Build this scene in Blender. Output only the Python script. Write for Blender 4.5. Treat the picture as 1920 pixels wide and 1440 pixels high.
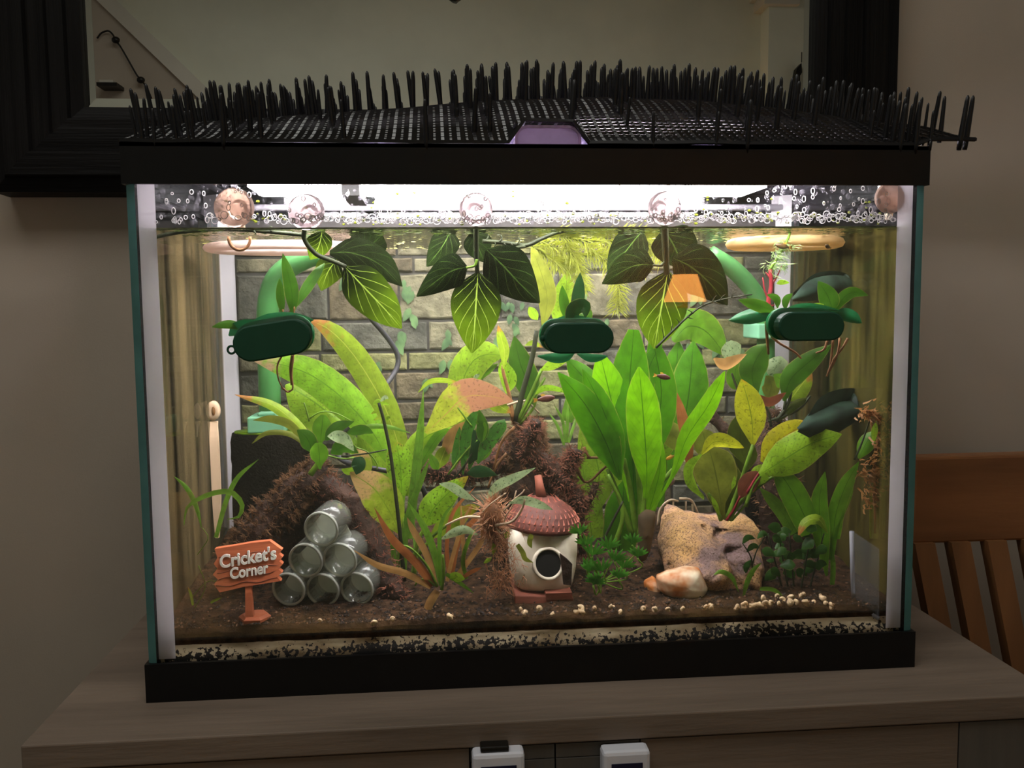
import bpy, bmesh, math, random
from mathutils import Vector, Matrix, Euler, noise

for o in list(bpy.data.objects):
    bpy.data.objects.remove(o, do_unlink=True)
SC = bpy.context.scene
COL = SC.collection
RND = random.Random(7)

# ------------------------------------------------------------------ camera
FPX = 1651.56
CAM = Vector((-0.0807, -0.6673, 0.2977))
ROT = Matrix.Rotation(-0.0855, 3, 'Z') @ Matrix.Rotation(-0.0881, 3, 'X') @ Matrix.Rotation(0.0101, 3, 'Y')
cd = bpy.data.cameras.new('camera')
cd.sensor_fit = 'HORIZONTAL'
cd.sensor_width = 36.0
cd.lens = FPX / 1920 * 36.0
cd.clip_start = 0.01
cam = bpy.data.objects.new('camera', cd)
COL.objects.link(cam)
R_, F_, U_ = ROT @ Vector((1, 0, 0)), ROT @ Vector((0, 1, 0)), ROT @ Vector((0, 0, 1))
m3 = Matrix((R_, U_, -F_)).transposed()
cam.matrix_world = Matrix.Translation(CAM) @ m3.to_4x4()
SC.camera = cam

# ------------------------------------------------------------------ world, exposure, light
w = bpy.data.worlds.new('world')
SC.world = w
w.use_nodes = True
w.node_tree.nodes['Background'].inputs[0].default_value = (1.0, 0.98, 0.95, 1)
w.node_tree.nodes['Background'].inputs[1].default_value = 0.13
SC.view_settings.view_transform = 'Standard'
SC.view_settings.look = 'None'
SC.view_settings.gamma = 1.0
SC.view_settings.use_curve_mapping = False
SC.view_settings.exposure = 0.0
SC.cycles.transparent_max_bounces = 48
SC.cycles.max_bounces = 10
SC.cycles.use_denoising = True
SC.cycles.sample_clamp_indirect = 4.0
ad_ = bpy.data.lights.new('ceiling_light', 'AREA')      # the room's ceiling light, above and left of the camera
ad_.shape = 'RECTANGLE'; ad_.size = 1.5; ad_.size_y = 1.0; ad_.energy = 11.3; ad_.color = (1.0, 0.98, 0.93)
al_ = bpy.data.objects.new('ceiling_light', ad_); COL.objects.link(al_); al_.location = (-0.35, -0.62, 1.73)
LED = 34.0            # radiance of the aquarium light's diffuser


def P(px, py, y):
    """pixel of the 1920x1440 photograph -> point at world depth y"""
    d = ROT @ Vector(((px - 960) / FPX, 1, -(py - 720) / FPX))
    return CAM + d * ((y - CAM.y) / d.y)


def mpp(y):
    return (y - CAM.y) / FPX


# ------------------------------------------------------------------ mesh helpers
class MB:
    def __init__(s):
        s.v, s.f, s.uv, s.mi, s.cm = [], [], [], [], 0

    def add(s, vs, fs, uvs=None):
        b = len(s.v)
        s.v.extend(vs)
        for f in fs:
            s.f.append([b + i for i in f])
            s.mi.append(s.cm)
        s.uv.extend(uvs if uvs else [(0.5, 0.5)] * len(vs))

    def box(s, x0, x1, y0, y1, z0, z1, M=None):
        vs = [Vector((x, y, z)) for x in (x0, x1) for y in (y0, y1) for z in (z0, z1)]
        if M: vs = [M @ v for v in vs]
        s.add(vs, [(0, 1, 3, 2), (4, 6, 7, 5), (0, 4, 5, 1), (2, 3, 7, 6), (0, 2, 6, 4), (1, 5, 7, 3)])

    def tube(s, pts, rads, n=6, cap=True, jitter=0.0, rnd=RND):
        pts = [Vector(p) for p in pts]
        if not isinstance(rads, (list, tuple)): rads = [rads] * len(pts)
        k = len(pts); vs = []; fs = []; up = None
        for i, p in enumerate(pts):
            t = (pts[min(i + 1, k - 1)] - pts[max(i - 1, 0)])
            t = t.normalized() if t.length > 1e-9 else Vector((0, 0, 1))
            if up is None:
                up = t.orthogonal().normalized()
            up = (up - t * up.dot(t))
            up = up.normalized() if up.length > 1e-6 else t.orthogonal().normalized()
            sd = t.cross(up)
            for j in range(n):
                a = 2 * math.pi * j / n
                r = rads[i] * (1 + jitter * (rnd.random() - 0.5) * 2)
                vs.append(p + (up * math.cos(a) + sd * math.sin(a)) * r)
        for i in range(k - 1):
            for j in range(n):
                a, b = i * n + j, i * n + (j + 1) % n
                fs.append((a, b, b + n, a + n))
        if cap:
            fs.append(tuple(range(n - 1, -1, -1))); fs.append(tuple(range((k - 1) * n, k * n)))
        s.add(vs, fs, [(0.5, (i // n) / max(k - 1, 1)) for i in range(k * n)])

    def lathe(s, prof, n=20, M=None, close=True):
        vs, fs = [], []
        for r, z in prof:
            for j in range(n):
                a = 2 * math.pi * j / n
                v = Vector((r * math.cos(a), r * math.sin(a), z))
                vs.append(M @ v if M else v)
        for i in range(len(prof) - 1):
            for j in range(n):
                a, b = i * n + j, i * n + (j + 1) % n
                fs.append((a, b, b + n, a + n))
        if close:
            fs.append(tuple(range(n - 1, -1, -1))); fs.append(tuple(range((len(prof) - 1) * n, len(prof) * n)))
        s.add(vs, fs, [(j / n, i / max(len(prof) - 1, 1)) for i in range(len(prof)) for j in range(n)])

    def blob(s, c, r, M=None, n=8, k=5, amp=0.0, fr=3.0, seed=0.0):
        rx, ry, rz = (r, r, r) if not isinstance(r, (tuple, list)) else r
        vs, fs = [], []
        for i in range(k + 1):
            th = math.pi * i / k
            for j in range(n):
                ph = 2 * math.pi * j / n
                d = Vector((math.sin(th) * math.cos(ph), math.sin(th) * math.sin(ph), math.cos(th)))
                q = 1 + amp * noise.noise(d * fr + Vector((seed, seed * 1.7, 0))) if amp else 1
                v = Vector((d.x * rx * q, d.y * ry * q, d.z * rz * q))
                if M: v = M @ v
                vs.append(v + Vector(c))
        for i in range(k):
            for j in range(n):
                a, b = i * n + j, i * n + (j + 1) % n
                fs.append((a, a + n, b + n, b))
        s.add(vs, fs)

    def prism(s, loop, y0, y1):
        """loop of (x, z) extruded along y"""
        n = len(loop)
        vs = [Vector((x, y0, z)) for x, z in loop] + [Vector((x, y1, z)) for x, z in loop]
        fs = [tuple(range(n)), tuple(range(2 * n - 1, n - 1, -1))] + [(i, i + n, (i + 1) % n + n, (i + 1) % n) for i in range(n)]
        s.add(vs, fs)

    def tri(s, a, b, c):
        s.add([a, b, c], [(0, 1, 2)])

    def mesh(s, name, mats, smooth=True):
        me = bpy.data.meshes.new(name)
        me.from_pydata([tuple(v) for v in s.v], [], s.f)
        uvl = me.uv_layers.new(name='UVMap')
        lv = [0] * len(me.loops)
        me.loops.foreach_get('vertex_index', lv)
        flat = []
        for i in lv: flat.extend(s.uv[i])
        uvl.data.foreach_set('uv', flat)
        for m in (mats if isinstance(mats, (list, tuple)) else [mats]): me.materials.append(m)
        me.polygons.foreach_set('material_index', s.mi)
        me.polygons.foreach_set('use_smooth', [smooth] * len(me.polygons))
        me.update()
        return me


def link(name, data, parent=None):
    o = bpy.data.objects.new(name, data)
    COL.objects.link(o)
    if parent:
        o.parent = parent
        o.matrix_parent_inverse = Matrix.Translation(-parent.location) if parent.type == 'EMPTY' or parent.parent is None else Matrix()
    return o


def obj(name, mb, mats, parent=None, smooth=True, bevel=0, fix=True):
    me = mb.mesh(name, mats, smooth)
    if fix:
        bm = bmesh.new(); bm.from_mesh(me)
        bmesh.ops.recalc_face_normals(bm, faces=bm.faces)
        if bevel:
            bmesh.ops.bevel(bm, geom=[e for e in bm.edges], offset=bevel, segments=2, profile=0.5, affect='EDGES')
        bm.to_mesh(me); bm.free()
        if bevel:
            me.polygons.foreach_set('use_smooth', [False] * len(me.polygons))
    return link(name, me, parent)


def tag(o, label=None, cat=None, group=None, kind=None):
    if label: o['label'] = label
    if cat: o['category'] = cat
    if group: o['group'] = group
    if kind: o['kind'] = kind
    return o


def thing(name, label, cat, loc=(0, 0, 0), group=None, kind=None):
    o = bpy.data.objects.new(name, None)
    o.empty_display_size = 0.01
    COL.objects.link(o)
    o.location = loc
    return tag(o, label, cat, group, kind)


# ------------------------------------------------------------------ materials
def s2l(c):
    f = lambda u: u / 12.92 if u <= 0.04045 else ((u + 0.055) / 1.055) ** 2.4
    return tuple(f(x / 255) for x in c)


def newmat(name):
    m = bpy.data.materials.new(name)
    m.use_nodes = True
    nt = m.node_tree
    nt.nodes.clear()
    out = nt.nodes.new('ShaderNodeOutputMaterial')
    return m, nt, out


def N(nt, t, **kw):
    n = nt.nodes.new('ShaderNode' + t)
    for k, v in kw.items():
        if k.startswith('i_'):
            n.inputs[k[2:].replace('_', ' ')].default_value = v
        else:
            setattr(n, k, v)
    return n


def L(nt, a, b):
    nt.links.new(a, b)


def ramp(nt, src, stops):
    r = N(nt, 'ValToRGB')
    e = r.color_ramp.elements
    while len(e) > 1: e.remove(e[-1])
    e[0].position = stops[0][0]; e[0].color = (*stops[0][1], 1)
    for p, c in stops[1:]:
        x = e.new(p); x.color = (*c, 1)
    L(nt, src, r.inputs[0])
    return r


def mix(nt, fac, a, b):
    n = N(nt, 'Mix', data_type='RGBA')
    for i, v in ((0, fac), (6, a), (7, b)):
        if hasattr(v, 'is_linked'): L(nt, v, n.inputs[i])
        else: n.inputs[i].default_value = v if i == 0 else (*v, 1)
    return n.outputs[2]


def math_(nt, op, a, b=None, c=None):
    n = N(nt, 'Math', operation=op)
    for i, v in enumerate((a, b, c)):
        if v is None: continue
        if hasattr(v, 'is_linked'): L(nt, v, n.inputs[i])
        else: n.inputs[i].default_value = v
    return n.outputs[0]


def smooth(nt, v, a, b):
    n = N(nt, 'MapRange', interpolation_type='SMOOTHSTEP')
    L(nt, v, n.inputs[0])
    n.inputs[1].default_value = a; n.inputs[2].default_value = b
    return n.outputs[0]


def noise_tex(nt, scale, detail=3, stretch=None, kind='Object', rough=0.55):
    tc = N(nt, 'TexCoord')
    mp = N(nt, 'Mapping')
    if stretch: mp.inputs['Scale'].default_value = stretch
    L(nt, tc.outputs[kind], mp.inputs[0])
    n = N(nt, 'TexNoise')
    n.inputs['Scale'].default_value = scale; n.inputs['Detail'].default_value = detail
    n.inputs['Roughness'].default_value = rough
    L(nt, mp.outputs[0], n.inputs[0])
    return n.outputs[0]


def pbr(name, rgb, rough=0.6, var=0.25, scale=40, bump=0.0, bscale=None, stretch=None, spec=0.35, rgb2=None, trans=0.0, metal=0.0, lo=0.35, hi=0.65):
    m, nt, out = newmat(name)
    c = s2l(rgb)
    c1 = tuple(x * (1 - var) for x in c); c2 = s2l(rgb2) if rgb2 else tuple(min(1, x * (1 + var)) for x in c)
    nz = noise_tex(nt, scale, 4, stretch)
    col = ramp(nt, nz, [(lo, c1), (hi, c2)]).outputs[0]
    b = N(nt, 'BsdfPrincipled')
    b.inputs['Roughness'].default_value = rough
    b.inputs['Specular IOR Level'].default_value = spec
    b.inputs['Metallic'].default_value = metal
    L(nt, col, b.inputs['Base Color'])
    if bump:
        n2 = noise_tex(nt, bscale or scale * 2, 5, stretch)
        bp = N(nt, 'Bump'); bp.inputs['Strength'].default_value = bump; bp.inputs['Distance'].default_value = 0.004
        L(nt, n2, bp.inputs['Height']); L(nt, bp.outputs[0], b.inputs['Normal'])
    if trans:
        t = N(nt, 'BsdfTranslucent'); L(nt, col, t.inputs[0])
        mx = N(nt, 'MixShader'); mx.inputs[0].default_value = trans
        L(nt, b.outputs[0], mx.inputs[1]); L(nt, t.outputs[0], mx.inputs[2])
        L(nt, mx.outputs[0], out.inputs[0])
    else:
        L(nt, b.outputs[0], out.inputs[0])
    return m


def leafmat(name, rgb, vein=None, tip=None, tips=0.8, spots=0.0, trans=0.5, lat=0.25, latn=9, latw=0.09, base=None, spotc=(60, 45, 15), rough=0.4, gain=0.82, edge=0.45, spec=0.25):
    """leaf blade: midrib, side veins, browned tip and algae spots, partly translucent"""
    m, nt, out = newmat(name)
    uv = N(nt, 'UVMap'); sp = N(nt, 'SeparateXYZ'); L(nt, uv.outputs[0], sp.inputs[0])
    u, v = sp.outputs[0], sp.outputs[1]
    au = math_(nt, 'ABSOLUTE', math_(nt, 'SUBTRACT', u, 0.5))
    c = s2l(rgb)
    c = tuple(min(0.95, x * gain) for x in c)
    nz = noise_tex(nt, 90, 4)
    col = ramp(nt, nz, [(0.3, tuple(x * 0.72 for x in c)), (0.7, tuple(min(1, x * 1.25) for x in c))]).outputs[0]
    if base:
        col = mix(nt, smooth(nt, v, 0.1, 1.05), s2l(base), col)  # darkens the stalk end: shade painted on the silk leaves
    nz2 = noise_tex(nt, 130, 5)
    if tip:
        vv = math_(nt, 'ADD', v, math_(nt, 'MULTIPLY', math_(nt, 'SUBTRACT', nz2, 0.5), 0.5))
        col = mix(nt, smooth(nt, vv, tips - 0.08, tips + 0.1), col, s2l(tip))
    if spots:
        nz3 = noise_tex(nt, 420, 3)
        col = mix(nt, math_(nt, 'MULTIPLY', smooth(nt, nz3, 0.56, 0.66), spots), col, s2l(spotc))
    if vein:
        w = smooth(nt, au, 0.022, 0.008)
        fr = math_(nt, 'FRACT', math_(nt, 'SUBTRACT', math_(nt, 'MULTIPLY', v, latn), math_(nt, 'MULTIPLY', math_(nt, 'POWER', au, 0.8), 4.2)))
        lv = smooth(nt, math_(nt, 'ABSOLUTE', math_(nt, 'SUBTRACT', fr, 0.5)), latw, latw * .35)
        ed = smooth(nt, au, 0.46, 0.4)
        k = math_(nt, 'MAXIMUM', w, math_(nt, 'MULTIPLY', math_(nt, 'MULTIPLY', lv, ed), lat))
        col = mix(nt, k, col, s2l(vein))
    if edge: col = mix(nt, math_(nt, 'MULTIPLY', smooth(nt, math_(nt, 'ADD', au, math_(nt, 'MULTIPLY', nz2, .08)), .5, .545), edge), col, s2l((196, 178, 96)))
    b = N(nt, 'BsdfPrincipled'); b.inputs['Roughness'].default_value = rough
    b.inputs['Specular IOR Level'].default_value = spec
    L(nt, col, b.inputs['Base Color'])
    bp = N(nt, 'Bump'); bp.inputs['Strength'].default_value = 0.3; bp.inputs['Distance'].default_value = 0.002
    L(nt, nz2, bp.inputs['Height']); L(nt, bp.outputs[0], b.inputs['Normal'])
    t = N(nt, 'BsdfTranslucent'); L(nt, col, t.inputs[0])
    mx = N(nt, 'MixShader'); mx.inputs[0].default_value = trans
    L(nt, b.outputs[0], mx.inputs[1]); L(nt, t.outputs[0], mx.inputs[2])
    L(nt, mx.outputs[0], out.inputs[0])
    return m


def clear(name, tint=(0.97, 0.99, 0.98), ior=1.45, rough=0.01, body=None, bodyfac=0.0):
    """clear sheet: transparent with fresnel gloss, optionally a bit of milky body"""
    m, nt, out = newmat(name)
    t = N(nt, 'BsdfTransparent'); t.inputs[0].default_value = (*tint, 1)
    sh = t.outputs[0]
    if body:
        d = N(nt, 'BsdfDiffuse'); d.inputs[0].default_value = (*s2l(body), 1)
        tr = N(nt, 'BsdfTranslucent'); tr.inputs[0].default_value = (*s2l(body), 1)
        a = N(nt, 'MixShader'); a.inputs[0].default_value = 0.5
        L(nt, d.outputs[0], a.inputs[1]); L(nt, tr.outputs[0], a.inputs[2])
        q = N(nt, 'MixShader'); q.inputs[0].default_value = bodyfac
        L(nt, sh, q.inputs[1]); L(nt, a.outputs[0], q.inputs[2]); sh = q.outputs[0]
    g = N(nt, 'BsdfGlossy'); g.inputs['Roughness'].default_value = rough
    fr = N(nt, 'Fresnel'); fr.inputs[0].default_value = ior
    mx = N(nt, 'MixShader'); L(nt, fr.outputs[0], mx.inputs[0])
    L(nt, sh, mx.inputs[1]); L(nt, g.outputs[0], mx.inputs[2])
    L(nt, mx.outputs[0], out.inputs[0])
    return m


def film(name, rgb, dens=0.5, scale=8, stretch=None, lo=0.4, hi=0.7, grads=(), rgb2=None, fine=60):
    """thin dirt film: patches of colour over clear; grads = (axis, a, b) object-space fades multiplied in"""
    m, nt, out = newmat(name)
    nz = noise_tex(nt, scale, 5, stretch)
    nf = noise_tex(nt, fine, 3, stretch)
    k = math_(nt, 'MULTIPLY', smooth(nt, math_(nt, 'ADD', math_(nt, 'MULTIPLY', nz, 0.75), math_(nt, 'MULTIPLY', nf, 0.25)), lo, hi), dens)
    if grads:
        tc = N(nt, 'TexCoord'); sp = N(nt, 'SeparateXYZ'); L(nt, tc.outputs['Object'], sp.inputs[0])
        tot = None
        for ax, a, b in grads:
            g = smooth(nt, sp.outputs[ax], a, b)
            tot = g if tot is None else math_(nt, 'MAXIMUM', tot, g)
        k = math_(nt, 'MULTIPLY', k, tot)
    col = ramp(nt, nf, [(0.35, s2l(rgb)), (0.65, s2l(rgb2 or rgb))]).outputs[0]
    t = N(nt, 'BsdfTransparent')
    d = N(nt, 'BsdfDiffuse'); L(nt, col, d.inputs[0])
    tr = N(nt, 'BsdfTranslucent'); L(nt, col, tr.inputs[0])
    a = N(nt, 'MixShader'); a.inputs[0].default_value = 0.5
    L(nt, d.outputs[0], a.inputs[1]); L(nt, tr.outputs[0], a.inputs[2])
    mx = N(nt, 'MixShader'); L(nt, k, mx.inputs[0]); L(nt, t.outputs[0], mx.inputs[1]); L(nt, a.outputs[0], mx.inputs[2])
    L(nt, mx.outputs[0], out.inputs[0])
    return m


def emit(name, rgb, strength):
    m, nt, out = newmat(name)
    e = N(nt, 'Emission'); e.inputs[0].default_value = (*rgb, 1); e.inputs[1].default_value = strength
    L(nt, e.outputs[0], out.inputs[0])
    return m


M = {}
M['wall'] = pbr('wall_paint', (178, 166, 150), 0.85, 0.06, 3, bump=0.06, bscale=500)
M['rearwall'] = pbr('rear_wall_paint', (222, 224, 206), 0.85, 0.06, 3)
M['white'] = pbr('white_paint', (205, 200, 185), 0.5, 0.05, 5)
M['blackwood'] = pbr('black_frame_wood', (15, 14, 13), 0.5, 0.5, 30, bump=0.5, stretch=(1, 1, 0.04), bscale=120, spec=.12)
M['blackwoodh'] = pbr('black_frame_wood_h', (15, 14, 13), 0.5, 0.5, 30, bump=0.5, stretch=(0.04, 1, 1), bscale=120, spec=.12)
M['table'] = pbr('weathered_table_wood', (128, 113, 99), 0.55, 0.22, 22, bump=0.25, stretch=(0.12, 1, 1), bscale=90)
M['tablev'] = pbr('weathered_table_wood_v', (92, 88, 82), 0.6, 0.18, 30, bump=0.2, stretch=(1, 1, 0.08), bscale=110)
M['tablegap'] = pbr('table_dark_gap', (18, 16, 15), 0.9)
M['chair'] = pbr('oak_chair', (128, 84, 50), 0.45, 0.28, 16, bump=0.15, stretch=(0.15, 1, 1), bscale=60)
M['chairv'] = pbr('oak_chair_v', (132, 90, 54), 0.45, 0.28, 16, bump=0.15, stretch=(1, 1, 0.15), bscale=60)
M['blackplastic'] = pbr('black_trim_plastic', (13, 13, 14), 0.42, 0.15, 60, spec=0.3)
M['matplastic'] = pbr('black_mat_plastic', (15, 15, 17), 0.4, 0.15, 60, spec=0.4)
M['glass'] = clear('tank_glass')
M['teal'] = pbr('glass_cut_edge', (98, 152, 148), 0.2, 0.12, 25, trans=0.5, spec=0.5)
M['silicone'] = pbr('white_silicone', (250, 246, 250), 0.5, 0.03, 30, trans=0.6)
M['lampwhite'] = pbr('lamp_white_plastic', (215, 210, 220), 0.4, 0.05)
M['led'] = emit('led_diffuser', (1.0, 0.90, 0.97), LED)
M['ledfill'] = emit('added_front_fill', (1.0, 0.92, 0.95), LED * 2.8)  # strong emission for the added bar hidden behind the front rim
M['glintglow'] = emit('added_glint_glow', (0.8, 0.66, 1.0), 9.0)  # added emission for lilac glints through the mat
M['purple'] = pbr('translucent_purple_plastic', (226, 212, 236), 0.3, 0.1, 40, trans=0.6)
M['stonebacking'] = pbr('dark_mortar', (48, 46, 43), 0.9, 0.25, 60)
M['sand'] = pbr('sand_layer', (176, 160, 128), 0.9, 0.3, 60, rgb2=(206, 192, 160))
M['soil'] = pbr('dark_soil', (36, 26, 19), 0.95, 0.45, 120, bump=0.9, bscale=300, rgb2=(78, 55, 38), spec=.1)
M['grain'] = pbr('dark_grain', (42, 32, 30), 0.8, 0.4, 300)
M['grain2'] = pbr('brown_grain', (116, 86, 64), 0.85, 0.35, 300)
M['sponge'] = pbr('black_sponge', (17, 14, 12), 1, 0.5, 200, bump=1.0, bscale=420, spec=.03)
M['mint'] = pbr('mint_plastic', (140, 204, 164), 0.4, 0.1, 40, trans=0.3)
M['pipe'] = pbr('green_filter_pipe', (84, 150, 84), 0.3, 0.1, 30, trans=0.4)
M['cable'] = pbr('dark_grey_cable', (56, 55, 60), 0.45, 0.15, 200)
M['bark'] = pbr('dark_driftwood', (62, 42, 33), 0.9, 0.5, 70, bump=0.9, bscale=140)
M['moss'] = pbr('brown_moss', (110, 78, 52), 0.95, 0.45, 160, trans=0.3)
M['mosspink'] = pbr('pinkish_moss', (128, 80, 62), 0.95, 0.45, 160, trans=0.3)
M['root'] = pbr('tan_root', (168, 118, 84), 0.7, 0.3, 120, trans=0.2)
M['paleroot'] = pbr('pale_root', (214, 190, 160), 0.6, 0.2, 120, trans=0.3)
M['tubeclear'] = clear('clear_shrimp_tube', (0.95, 0.96, 0.93), 1.4, 0.12, (232, 234, 222), 0.20)
M['tubeplate'] = pbr('frosted_tube_plate', (232, 234, 224), 0.5, 0.10, 60, trans=0.5)
M['sign'] = pbr('terracotta_sign_wood', (196, 104, 66), 0.6, 0.3, 22, bump=0.5, stretch=(0.12, 1, 1), bscale=60, trans=0.0)
M['signtext'] = pbr('white_lettering', (240, 232, 220), 0.5, 0.04)
M['roof'] = pbr('acorn_roof', (104, 52, 42), 0.6, 0.3, 110, bump=0.3)
M['roofscale'] = pbr('acorn_scale', (172, 94, 76), 0.6, 0.3, 110, bump=0.3)
M['cream'] = pbr('cream_ceramic', (226, 212, 188), 0.55, 0.12, 30, rgb2=(236, 224, 204))
M['slate'] = pbr('brown_slate', (84, 66, 42), .8, .3, 60)
M['dark'] = pbr('dark_hole', (14, 11, 10), 0.9)
M['redwood'] = pbr('red_brown_wood', (136, 74, 56), 0.7, 0.3, 40, bump=0.3, stretch=(0.2, 1, 1))
def rockmat():
    m, nt, out = newmat('speckled_rock')
    big = noise_tex(nt, 26, 4); fine = noise_tex(nt, 620, 3)
    c = ramp(nt, big, [(.42, s2l((134, 108, 106))), (.54, s2l((190, 146, 104))), (.72, s2l((212, 166, 104)))]).outputs[0]
    c = mix(nt, math_(nt, 'MULTIPLY', smooth(nt, fine, .5, .62), .75), c, s2l((96, 70, 58)))
    b = N(nt, 'BsdfPrincipled'); b.inputs['Roughness'].default_value = .9; L(nt, c, b.inputs['Base Color'])
    bp = N(nt, 'Bump'); bp.inputs['Strength'].default_value = .6; bp.inputs['Distance'].default_value = .003
    L(nt, noise_tex(nt, 260, 4), bp.inputs['Height']); L(nt, bp.outputs[0], b.inputs['Normal'])
    L(nt, b.outputs[0], out.inputs[0]); return m
M['rock'] = rockmat()
M['pebble'] = pbr('pale_pebble', (204, 122, 58), 0.5, 0.2, 26, rgb2=(232, 218, 188), lo=0.42, hi=0.56)
M['shell'] = pbr('cream_shell', (232, 202, 160), 0.5, 0.2, 200)
M['polewood'] = pbr('cream_pole', (222, 190, 158), 0.6, 0.15, 40, stretch=(1, 1, 0.1))
M['ring'] = pbr('pink_floating_ring', (250, 226, 216), 0.5, 0.06, 30, trans=0.5)
M['ring2'] = pbr('cream_floating_ring', (238, 206, 150), 0.5, 0.1, 30, trans=0.5)
M['cup'] = clear('suction_cup_plastic', (0.85, 0.8, 0.82), 1.4, 0.15, (228, 208, 208), 0.68)
M['cupbrown'] = clear('brown_suction_cup', (0.8, 0.7, 0.65), 1.4, 0.15, (206, 176, 160), 0.72)
M['pod'] = pbr('green_silicone_pod', (22, 78, 54), 0.6, 0.08, 40, spec=0.4)
M['podrim'] = pbr('green_silicone_tray', (22, 98, 54), 0.4, 0.1, 40, trans=0.15)
M['darkgreen'] = pbr('dark_green_plastic', (26, 42, 34), 0.6, 0.2, 60, rgb2=(46, 70, 56))
M['fish'] = pbr('dark_fish_scale', (112, 84, 50), 0.35, 0.35, 300, rgb2=(60, 50, 28))
M['fishred'] = pbr('reddish_fish_scale', (132, 78, 66), 0.35, 0.35, 300, rgb2=(80, 40, 36))
M['fin'] = pbr('amber_fin', (206, 160, 66), 0.4, 0.2, 200, trans=0.5)
M['eye'] = pbr('black_eye', (8, 8, 8), 0.2)
M['stem'] = pbr('green_stem', (112, 148, 40), 0.5, 0.25, 90, trans=0.25)
M['darkstem'] = pbr('dark_stem', (38, 44, 20), 0.6, 0.3, 90)
M['brownstem'] = pbr('brown_stem', (128, 86, 46), 0.6, 0.3, 90)
M['redstem'] = pbr('maroon_stem', (138, 34, 44), 0.5, 0.3, 120, trans=0.2)
M['needle'] = pbr('yellow_green_needles', (150, 158, 48), 0.5, 0.2, 60, trans=0.5)
M['ivyprint'] = pbr('muted_ivy_print', (46, 78, 44), 0.7, 0.25, 60, rgb2=(82, 112, 66))
M['latch'] = pbr('white_latch_plastic', (226, 228, 236), 0.4, 0.03)
M['latchgrey'] = pbr('grey_latch_strap', (150, 152, 156), 0.5, 0.05)
M['latchblue'] = pbr('navy_latch_pad', (28, 30, 58), 0.5, 0.1)
M['bulb'] = pbr('dark_bulb', (24, 22, 18), 0.4)
M['brass'] = pbr('lamp_base', (150, 110, 60), 0.35, 0.1, metal=0.6)

def mirrormat():
    m, nt, out = newmat('silvered_mirror')
    g = N(nt, 'BsdfGlossy'); g.inputs[0].default_value = (0.86, 0.88, 0.86, 1); g.inputs['Roughness'].default_value = 0.0
    L(nt, g.outputs[0], out.inputs[0]); return m
M['mirror'] = mirrormat()

def watersurf():
    m, nt, out = newmat('water_surface')
    nz = noise_tex(nt, 110, 3, (1, 0.6, 1))
    bp = N(nt, 'Bump'); bp.inputs['Strength'].default_value = 0.55; bp.inputs['Distance'].default_value = 0.004
    L(nt, nz, bp.inputs['Height'])
    t = N(nt, 'BsdfTransparent'); t.inputs[0].default_value = (0.97, 1.0, 0.95, 1)
    g = N(nt, 'BsdfGlossy'); g.inputs['Roughness'].default_value = 0.06; g.inputs[0].default_value = (0.95, 0.97, 0.9, 1)
    L(nt, bp.outputs[0], g.inputs['Normal'])
    fr = N(nt, 'Fresnel'); fr.inputs[0].default_value = 1.10; L(nt, bp.outputs[0], fr.inputs[1])
    mx = N(nt, 'MixShader'); L(nt, fr.outputs[0], mx.inputs[0])
    L(nt, t.outputs[0], mx.inputs[1]); L(nt, g.outputs[0], mx.inputs[2])
    L(nt, mx.outputs[0], out.inputs[0]); return m
M['water'] = watersurf()

def watervol(dens):
    m, nt, out = newmat('cloudy_water')
    v = N(nt, 'VolumeScatter'); v.inputs['Color'].default_value = (0.95, 0.92, 0.62, 1)
    v.inputs['Density'].default_value = dens; v.inputs['Anisotropy'].default_value = 0.35
    L(nt, v.outputs[0], out.inputs['Volume']); return m
M['haze'] = watervol(0.13)

# leaves -------------------------------------------------------------
M['lime'] = leafmat('lime_leaf', (164, 208, 50), (112, 156, 32), spots=0.45, lat=0.35)
M['limetip'] = leafmat('lime_leaf_pink_tip', (154, 212, 52), (110, 160, 40), tip=(214, 172, 140), tips=0.86, spots=0.35, lat=0.3)
M['limebrown'] = leafmat('lime_leaf_brown_tip', (168, 200, 52), (206, 214, 90), tip=(196, 128, 66), tips=0.82, spots=0.25, lat=0.1)
M['bright'] = leafmat('sword_leaf', (142, 216, 14), (70, 130, 8), lat=0.22, latn=14, spots=0.0, trans=0.55)
M['mid'] = leafmat('mid_green_leaf', (106, 160, 36), (60, 104, 20), lat=0.2, latn=10)
M['deep'] = leafmat('deep_green_leaf', (70, 118, 28), (42, 80, 16), lat=0.2, latn=8)
M['vivid'] = leafmat('shaded_sword_leaf', (82, 150, 8), (46, 92, 6), lat=0.22, latn=14, trans=0.5)  # darker copy of the sword leaf, shade on rear leaves put into the colour
M['dark'+'leaf'] = leafmat('dark_green_leaf', (34, 74, 34), (24, 56, 24), lat=0.2, trans=0.3)
M['pale'] = leafmat('pale_speckled_leaf', (178, 200, 150), (150, 176, 120), spots=0.8, spotc=(70, 96, 60), lat=0.1)
M['yellow'] = leafmat('yellow_leaf', (206, 208, 46), (120, 140, 30), tip=(208, 96, 44), tips=0.97, spots=0.5, lat=0.25)
M['yellowedge'] = leafmat('yellow_orange_leaf', (214, 206, 34), (190, 150, 30), tip=(222, 110, 40), tips=0.9, spots=0.5, lat=0.25)
M['olive'] = leafmat('olive_leaf', (142, 150, 54), (104, 112, 36), lat=0.15, spots=0.2)
M['darkolive'] = leafmat('dark_olive_leaf', (84, 98, 30), (60, 72, 20), lat=0.15)
M['pink'] = leafmat('pinkish_dying_leaf', (206, 220, 70), (200, 160, 90), tip=(196, 136, 104), tips=0.42, spots=0.4, lat=0.2)
M['peach'] = leafmat('lime_peach_leaf', (190, 214, 64), (150, 180, 50), tip=(232, 190, 130), tips=0.62, spots=0.3, lat=0.25)
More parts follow.
